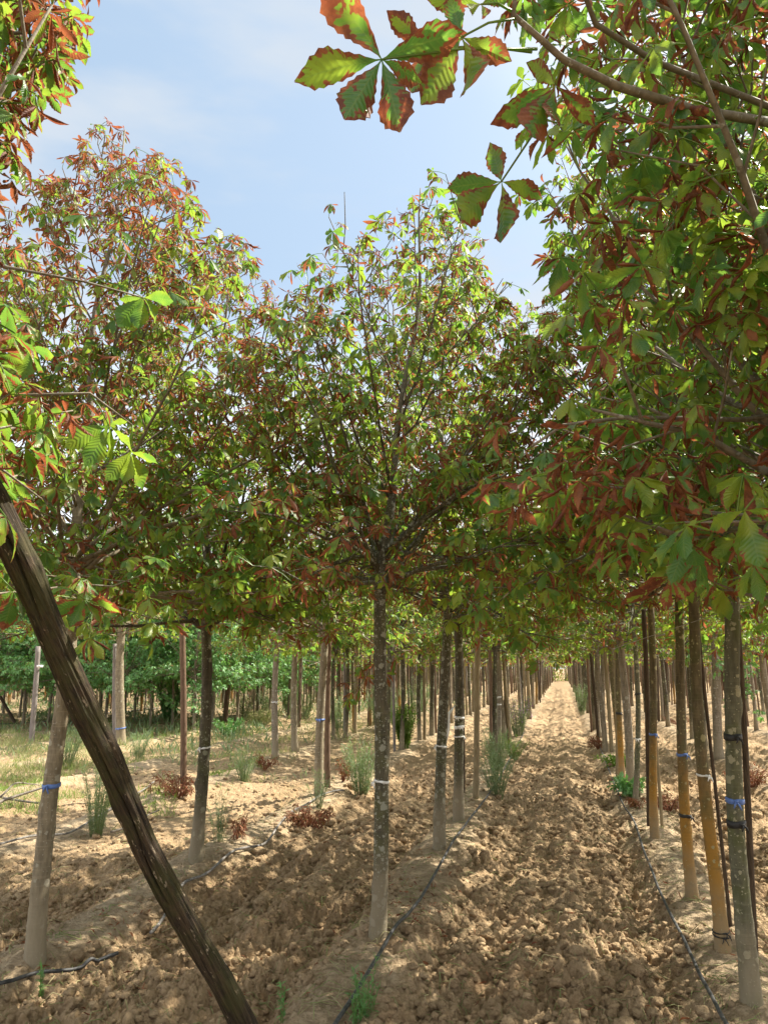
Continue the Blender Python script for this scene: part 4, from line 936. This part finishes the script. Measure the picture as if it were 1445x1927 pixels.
ground_line([(-40, 1605), (0, 1598), (60, 1580), (130, 1565), (210, 1530), (290, 1470)], 0.010, 'hose_grey', "drip_hose", "grey hose winding through the grass at the left edge", group="drip hoses")
ground_line([(-40, 1372), (0, 1368), (100, 1352), (200, 1342), (300, 1332)], 0.02, 'hose_grey', "drip_hose", "pale hose crossing the clearing in the far left", group="drip hoses")
wp = np.array([P(1150, 1222, 5.2), P(1215, 1200, 4.9), P(1275, 1180, 4.6), P(1340, 1158, 4.3), P(1385, 1143, 4.05), P(1500, 1118, 3.6)])
V, F = tube(smooth_path(wp, 30), 0.0022, 5); o = link("support_wire", mesh("support_wire", V, F, MAT['wire'])); tag(o, "thin wire strung between the right-hand trunks under the leaves", "wire")

# ------------------------------------------------------------------ weeds, shrubs, grass, litter
def feathery(seed, h, spread, nst, leafl, mat, flower=False, wid=0.10, dens=1.0, dry=0.0):
    rg = np.random.default_rng(seed); acc = Acc(); tips = []
    for i in range(nst):
        a = rg.uniform(0, 6.28); rr = spread * math.sqrt(rg.random()); hh = h * rg.uniform(0.55, 1.0)
        p0 = np.array([rr * 0.25 * math.cos(a), rr * 0.25 * math.sin(a), -0.03]); p2 = np.array([rr * math.cos(a), rr * math.sin(a), hh]); p1 = (p0 + p2) / 2 * np.array([0.8, 0.8, 1.15])
        t = np.linspace(0, 1, 7)[:, None]; path = (1 - t) ** 2 * p0 + 2 * t * (1 - t) * p1 + t ** 2 * p2
        V, F = tube(path, np.linspace(0.003, 0.0012, 7), 3, cap=False); acc.add(V, F, np.tile([dry, 0.5, 0.0, 0.5], (len(V), 1)))
        n = int(hh / leafl * 5 * dens) + 3; f = rg.uniform(0.12, 1.0, n) * 6; k = np.minimum(f.astype(int), 5); nd = path[k] + (path[k + 1] - path[k]) * (f - k)[:, None]
        T = norm(path[k + 1] - path[k]); dd = norm(T * 0.9 + rg.normal(0, 0.6, (n, 3)))
        leaflets(acc, nd, dd, np.tile([0, 0, 1.0], (n, 1)) + rg.normal(0, 0.4, (n, 3)), leafl * rg.uniform(0.6, 1.2, n), np.full(n, wid), np.full(n, dry), rg.random(n), rg, 3)
        tips.append(path[-1])
    return acc, tips
def plant(name, px, py, h, spread, nst, leafl, mat, label, cat="weed", seed=1, group=None, flower=False, **kw):
    g_ = G(px, py, 0.03); acc, tips = feathery(seed, h * 1.15, spread * 1.1, int(nst * 1.15), leafl, mat, **kw)
    o = link(name, acc.mesh(name, MAT[mat]), None, (g_[0], g_[1], mz(g_[0], g_[1]))); tag(o, label, cat, group)
    if flower:
        fa = Acc(); rg = np.random.default_rng(seed)
        for t_ in tips:
            n = 14; nd = t_ - np.outer(rg.random(n) * 0.22, [0, 0, 1.0]); leaflets(fa, nd, rg.normal(0, 1, (n, 3)), np.tile([0, 0, 1.0], (n, 1)), np.full(n, 0.022), np.full(n, 0.9), np.zeros(n), rg.random(n), rg, 3)
        link("flowers", fa.mesh("flowers", MAT['purple']), o)
    return o
GW = "feathery grey-green weeds"
plant("weed_plant", 680, 1492, 0.62, 0.27, 60, 0.06, 'weed', "tall feathery grey-green weed left of the front trunk", seed=1, group=GW)
plant("weed_plant", 935, 1500, 0.50, 0.26, 46, 0.06, 'weed', "feathery weed by the right foot of the knotty post", seed=2, group=GW)
plant("weed_plant", 935, 1455, 0.55, 0.30, 50, 0.06, 'weed', "feathery weed round the foot of the grey strapped trunk", seed=3, group=GW)
plant("weed_plant", 975, 1390, 0.75, 0.36, 60, 0.07, 'weed', "weed with purple flower spikes at the left edge of the lane", seed=4, group=GW, flower=True)
plant("weed_plant", 965, 1430, 0.35, 0.30, 40, 0.06, 'bright', "low bright weed between lane and feathery weeds", seed=5)
plant("green_bush", 762, 1412, 0.72, 0.26, 70, 0.05, 'bright', "upright bright yellow-green bush right behind the front trunk", cat="bush", seed=6, wid=0.4)
plant("weed_plant", 460, 1465, 0.42, 0.24, 46, 0.05, 'weed', "small feathery weed in front of the smooth earth mound", seed=7, group=GW)
plant("weed_plant", 182, 1560, 0.62, 0.20, 40, 0.055, 'weed', "pale feathery weed right of the tan trunk with blue tie", seed=8, group=GW)
plant("weed_plant", 125, 1440, 0.60, 0.30, 50, 0.06, 'weed', "feathery weed between tan trunk and leaning post", seed=9, group=GW)
plant("weed_plant", 412, 1595, 0.38, 0.13, 12, 0.05, 'weed', "thin leafy weed just right of the second left trunk", seed=10)
plant("weed_plant", 598, 1520, 0.40, 0.14, 18, 0.05, 'weed', "feathery sprig at the foot of the pale blue-tied trunk", seed=11, group=GW)
plant("weed_plant", 262, 1425, 0.40, 0.2, 34, 0.06, 'weed', "feathery weed right of the sunlit pale trunk", seed=12, group=GW)
plant("green_bush", 545, 1345, 1.1, 0.45, 80, 0.09, 'fresh', "dark bushy shrub standing between far trunks", cat="bush", seed=13)
plant("green_bush", 318, 1355, 1.2, 0.45, 70, 0.08, 'fresh', "low dark green bush below the fresh green trees", cat="bush", seed=14, wid=0.35)
plant("weed_plant", 640, 1375, 0.9, 0.5, 60, 0.09, 'weed', "blurred tall weed patch behind the third left row", seed=15, group=GW)
plant("weed_plant", 720, 1375, 1.0, 0.5, 60, 0.09, 'weed', "tall weed patch left behind the front trunk", seed=16, group=GW)
plant("weed_plant", 790, 1345, 1.1, 0.6, 60, 0.10, 'weed', "far weed patch between trunks above the bright bush", seed=17, group=GW)
plant("weed_plant", 462, 1350, 0.8, 0.4, 50, 0.08, 'weed', "far weed clump left of the straw mound", seed=18, group=GW)
plant("weed_plant", 575, 1350, 0.8, 0.35, 50, 0.08, 'weed', "far weed clump right of the tan trunk", seed=19, group=GW)
plant("weed_plant", 1185, 1500, 0.18, 0.22, 30, 0.09, 'fresh', "low leafy green weed at the foot of the thin tied chestnut", seed=20, wid=0.5)
plant("weed_plant", 1160, 1448, 0.16, 0.3, 30, 0.08, 'bright', "low bright weed left of the bright orange trunk", seed=21, wid=0.5)
plant("weed_plant", 690, 1935, 0.20, 0.06, 7, 0.035, 'fresh', "small dark green sprig on the hose at the bottom centre", seed=22, wid=0.16, dens=1.6)
plant("weed_plant", 672, 1945, 0.10, 0.07, 6, 0.035, 'fresh', "tiny green sprig left of the bottom-centre one", seed=23, wid=0.16, dens=1.6)
plant("weed_plant", 530, 1935, 0.17, 0.03, 2, 0.03, 'fresh', "single thin stem with pale leaf tuft near the bottom edge", seed=24, wid=0.3)
plant("weed_plant", 80, 1850, 0.16, 0.03, 4, 0.03, 'fresh', "little green sprig at the foot of the tan trunk", seed=25, wid=0.25)
plant("weed_plant", 500, 1340, 0.8, 0.4, 40, 0.1, 'weed', "weed clump in front of the far dark shrub", seed=26, group=GW)
plant("weed_plant", 430, 1385, 0.35, 0.35, 40, 0.07, 'fresh', "low green creeping weed on the earth mound", seed=27, wid=0.4)
plant("weed_plant", 1095, 1345, 0.9, 0.25, 40, 0.1, 'weed', "far weed at the right edge of the lane", seed=28, group=GW)
plant("straw_tuft", 490, 1362, 0.35, 0.55, 120, 0.14, 'straw', "dry straw tuft on the mound left of the grey trunk", cat="straw tuft", seed=29, wid=0.06)
def dry_shrub(px, py, h, spread, n, label, seed):
    g_ = G(px, py, 0.03); rg = np.random.default_rng(seed); acc = Acc()
    for i in range(n):
        a = rg.uniform(0, 6.28); rr = spread * rg.uniform(0.3, 1); pts = np.array([[0, 0, -0.02], [rr * .5 * math.cos(a), rr * .5 * math.sin(a), h * .5], [rr * math.cos(a), rr * math.sin(a), h * rg.uniform(.5, 1)]])
        V, F = tube(pts, [0.005, 0.004, 0.002], 4, cap=False); acc.add(V, F, np.tile([1, 0.2, 0.0, 0.5], (len(V), 1)))
        m_ = 6; f = rg.uniform(0.4, 1.0, m_)[:, None]; nd = pts[0] * (1 - f) + pts[2] * f; compound(acc, nd, rg.normal(0, 1, (m_, 3)), rg, np.full(m_, 0.075), np.full(m_, 0.95), 1, nl=4, petiole=0.04)
    o = link("withered_shrub", acc.mesh("withered_shrub", MAT['dryleaf']), None, (g_[0], g_[1], mz(g_[0], g_[1]))); tag(o, label, "shrub", "withered rust-red shoots")
dry_shrub(335, 1500, 0.32, 0.38, 26, "rust-red withered shrub around the foot of the brown post", 1)
dry_shrub(582, 1552, 0.26, 0.30, 20, "rust-red withered shoots beside the hose in the left row", 2)
dry_shrub(500, 1445, 0.25, 0.25, 12, "withered shoots at the foot of the grey trunk with white tie", 3)
dry_shrub(645, 1480, 0.3, 0.16, 8, "thin withered shoot left of the tall feathery weed", 4)
dry_shrub(1125, 1412, 0.30, 0.35, 16, "withered shoots at the right edge of the lane", 5)
dry_shrub(1415, 1478, 0.30, 0.40, 24, "rust-red withered shrub at the right edge of the photo", 6)
dry_shrub(1258, 1520, 0.26, 0.20, 11, "withered shoots right of the trunk bound to two stakes", 7)
dry_shrub(1200, 1522, 0.14, 0.18, 9, "low withered shoot at the foot of the thin tied chestnut", 8)
dry_shrub(1275, 1362, 0.30, 0.5, 16, "withered shoots in the second row behind the right trunks", 9)
dry_shrub(445, 1590, 0.22, 0.16, 6, "small withered sprig between the two nearest left trunks", 10)

def scatter_blades():
    rg = np.random.default_rng(8)
    def patch(n, pxr, pyr, L, wid, acc, pale):
        px = rg.uniform(*pxr, n); py = rg.uniform(*pyr, n); g_ = np.array([G(a, b) for a, b in zip(px, py)]); cl = vnoise(g_[:, 0], g_[:, 1], 0.5, 3) + vnoise(g_[:, 0], g_[:, 1], 0.2, 4) * .6
        k = cl > 0.02 + rg.normal(0, 0.06, n); g_ = g_[k]; n = len(g_); g_[:, 2] = height(g_[:, 0], g_[:, 1]) - 0.01
        d = rg.normal(0, 0.55, (n, 3)); d[:, 2] = np.abs(d[:, 2]) + 0.45
        leaflets(acc, g_, d, rg.normal(0, 1, (n, 3)), L * rg.uniform(0.5, 1.3, n), np.full(n, wid), np.full(n, 0.05), rg.random(n), rg, 3)
    a = Acc(); patch(14000, (-150, 240), (1385, 1475), 0.20, 0.05, a, 1); patch(5000, (250, 560), (1375, 1440), 0.14, 0.06, a, 1); patch(3000, (-100, 260), (1480, 1560), 0.12, 0.06, a, 1); patch(3000, (520, 720), (1340, 1400), 0.2, 0.06, a, 1)
    o = link("dry_grass", a.mesh("dry_grass", MAT['straw'])); tag(o, "straw-coloured dry grass covering the clearing on the left", "grass", kind='stuff')
    b = Acc(); patch(9000, (-150, 330), (1430, 1530), 0.10, 0.07, b, 0); patch(5000, (-150, 560), (1355, 1400), 0.16, 0.06, b, 0); patch(1800, (380, 500), (1420, 1470), 0.10, 0.08, b, 0)
    o = link("green_grass", b.mesh("green_grass", MAT['bright'])); tag(o, "low green grass on the ground left of the tilled lanes", "grass", kind='stuff')
def undergrowth():
    rg = np.random.default_rng(55); a = Acc(); n = 6500
    q = rg.uniform(row_q(-16), row_q(-1) - 0.3, n * 2); s_ = 9.5 + 40 * rg.random(n * 2) ** 1.3; v = RPERP[None] * q[:, None] + RDIR[None] * s_[:, None]
    cl = vnoise(v[:, 0], v[:, 1], 1.6, 23) + vnoise(v[:, 0], v[:, 1], 0.5, 24) * 0.6; lim = np.where((s_ < 16) & (q > row_q(-2) - 0.4), 0.42, 0.20 - 0.12 * (q < row_q(-3)))
    ok = cl > lim; v = v[ok]; n = len(v); hs_ = np.clip((s_[ok] - 6) / 12, 0.3, 1.0); g_ = np.stack([v[:, 0], v[:, 1], macro(v[:, 0], v[:, 1])], -1)
    for k in range(3):
        d = rg.normal(0, 0.6, (n, 3)); d[:, 2] = np.abs(d[:, 2]) + 0.6
        leaflets(a, g_ + rg.normal(0, 0.08, (n, 3)) * [1, 1, 0] + [0, 0, 0.04 * k], d, rg.normal(0, 1, (n, 3)), rg.uniform(0.12, 0.34, n) * hs_, np.full(n, 0.14), np.full(n, 0.02), rg.random(n), rg, 3)
    o = link("undergrowth", a.mesh("undergrowth", MAT['weed'])); tag(o, "grey-green undergrowth covering the ground beneath the far left rows", "undergrowth", kind='stuff')
scatter_blades(); undergrowth()
def litter():
    rg = np.random.default_rng(21); a = Acc(); pts = []
    for (px, py, sx, sy, n) in ((790, 1720, 45, 30, 26), (250, 1745, 60, 25, 12), (90, 1800, 90, 30, 8), (870, 1800, 200, 80, 18), (1230, 1750, 120, 90, 16), (590, 1560, 90, 30, 26), (420, 1850, 200, 50, 12), (1400, 1700, 60, 90, 10), (480, 1630, 90, 25, 10), (760, 1630, 60, 30, 8)):
        for _ in range(int(n * 4.0)): pts.append(G(rg.normal(px, sx), min(1990, rg.normal(py, sy))))
    pts = np.array(pts); pts[:, 2] = height(pts[:, 0], pts[:, 1]) + 0.012; n = len(pts)
    d = rg.normal(0, 1, (n, 3)); d[:, 2] *= 0.2; leaflets(a, pts, d, np.tile([0, 0, 1.0], (n, 1)) + rg.normal(0, 0.4, (n, 3)), rg.uniform(0.03, 0.075, n), np.full(n, 0.4), np.full(n, 0.9), rg.random(n), rg, 1)
    o = link("fallen_leaves", a.mesh("fallen_leaves", MAT['dryleaf'])); tag(o, "scattered curled brown fallen leaves on the soil", "fallen leaves", kind='stuff')
    b = Acc()
    for _ in range(1500):
        k = rg.integers(3)
        if k == 0: s = rg.uniform(3.2, 10); v = row_pt(int(rg.integers(-1, 2)), s) + rg.normal(0, 0.16, 2)
        else: g_ = G(rg.uniform(0, 1445), rg.uniform(1560, 1960)); v = g_[:2]
        L = rg.uniform(0.03, 0.17); th = rg.uniform(0, 6.28); z = gz(*v) + 0.012
        p = np.array([[v[0], v[1], z], [v[0] + L * .5 * math.cos(th), v[1] + L * .5 * math.sin(th), z + 0.012 + rg.uniform(0, .01)], [v[0] + L * math.cos(th + .3), v[1] + L * math.sin(th + .3), gz(v[0] + L * math.cos(th + .3), v[1] + L * math.sin(th + .3)) + .008]])
        V, F = tube(p, rg.uniform(0.0010, 0.0024), 4); b.add(V, F, np.tile([0.0, rg.random(), 0.5, 0.5], (len(V), 1)))
    o = link("dry_twigs", b.mesh("dry_twigs", MAT['straw'])); tag(o, "thin dry straws and twigs littering soil and row berms", "twigs", kind='stuff')
litter()
# dead branches lying in the grass at the left
for (pts, r, lb) in (([(-60, 1540, .04), (0, 1508, .10), (40, 1495, .14), (85, 1480, .20)], 0.022, "grey dead branch slanting up to the tan trunk at the left edge"),
                     ([(-40, 1530, .06), (10, 1490, .28), (28, 1470, .34), (75, 1478, .16)], 0.012, "thin arched dead branch above the thicker one at the left edge"),
                     ([(-60, 1500, .05), (20, 1505, .06), (90, 1512, .05)], 0.02, "dark dead branch lying flat in the grass at the left edge"),
                     ([(210, 1560, .03), (255, 1545, .05), (300, 1520, .04)], 0.012, "thin dead stick on the soil beside the feathery weed")):
    q = []
    for a, b, z in pts:
        g_ = P(a, b, 8.6 if a < 200 else 8.0); g0 = G(a, b, z); q.append(g0)
    p_ = smooth_path(np.array(q), 24); p_[:, 2] += np.array([0.5 * mz(a, b) for a, b in p_[:, :2]]); V, F = tube(p_, np.linspace(r, r * .55, 24), 7)
    o = link("dead_branch", mesh("dead_branch", V, F, MAT['deadwood'])); tag(o, lb, "branch", "dead branches on the ground")
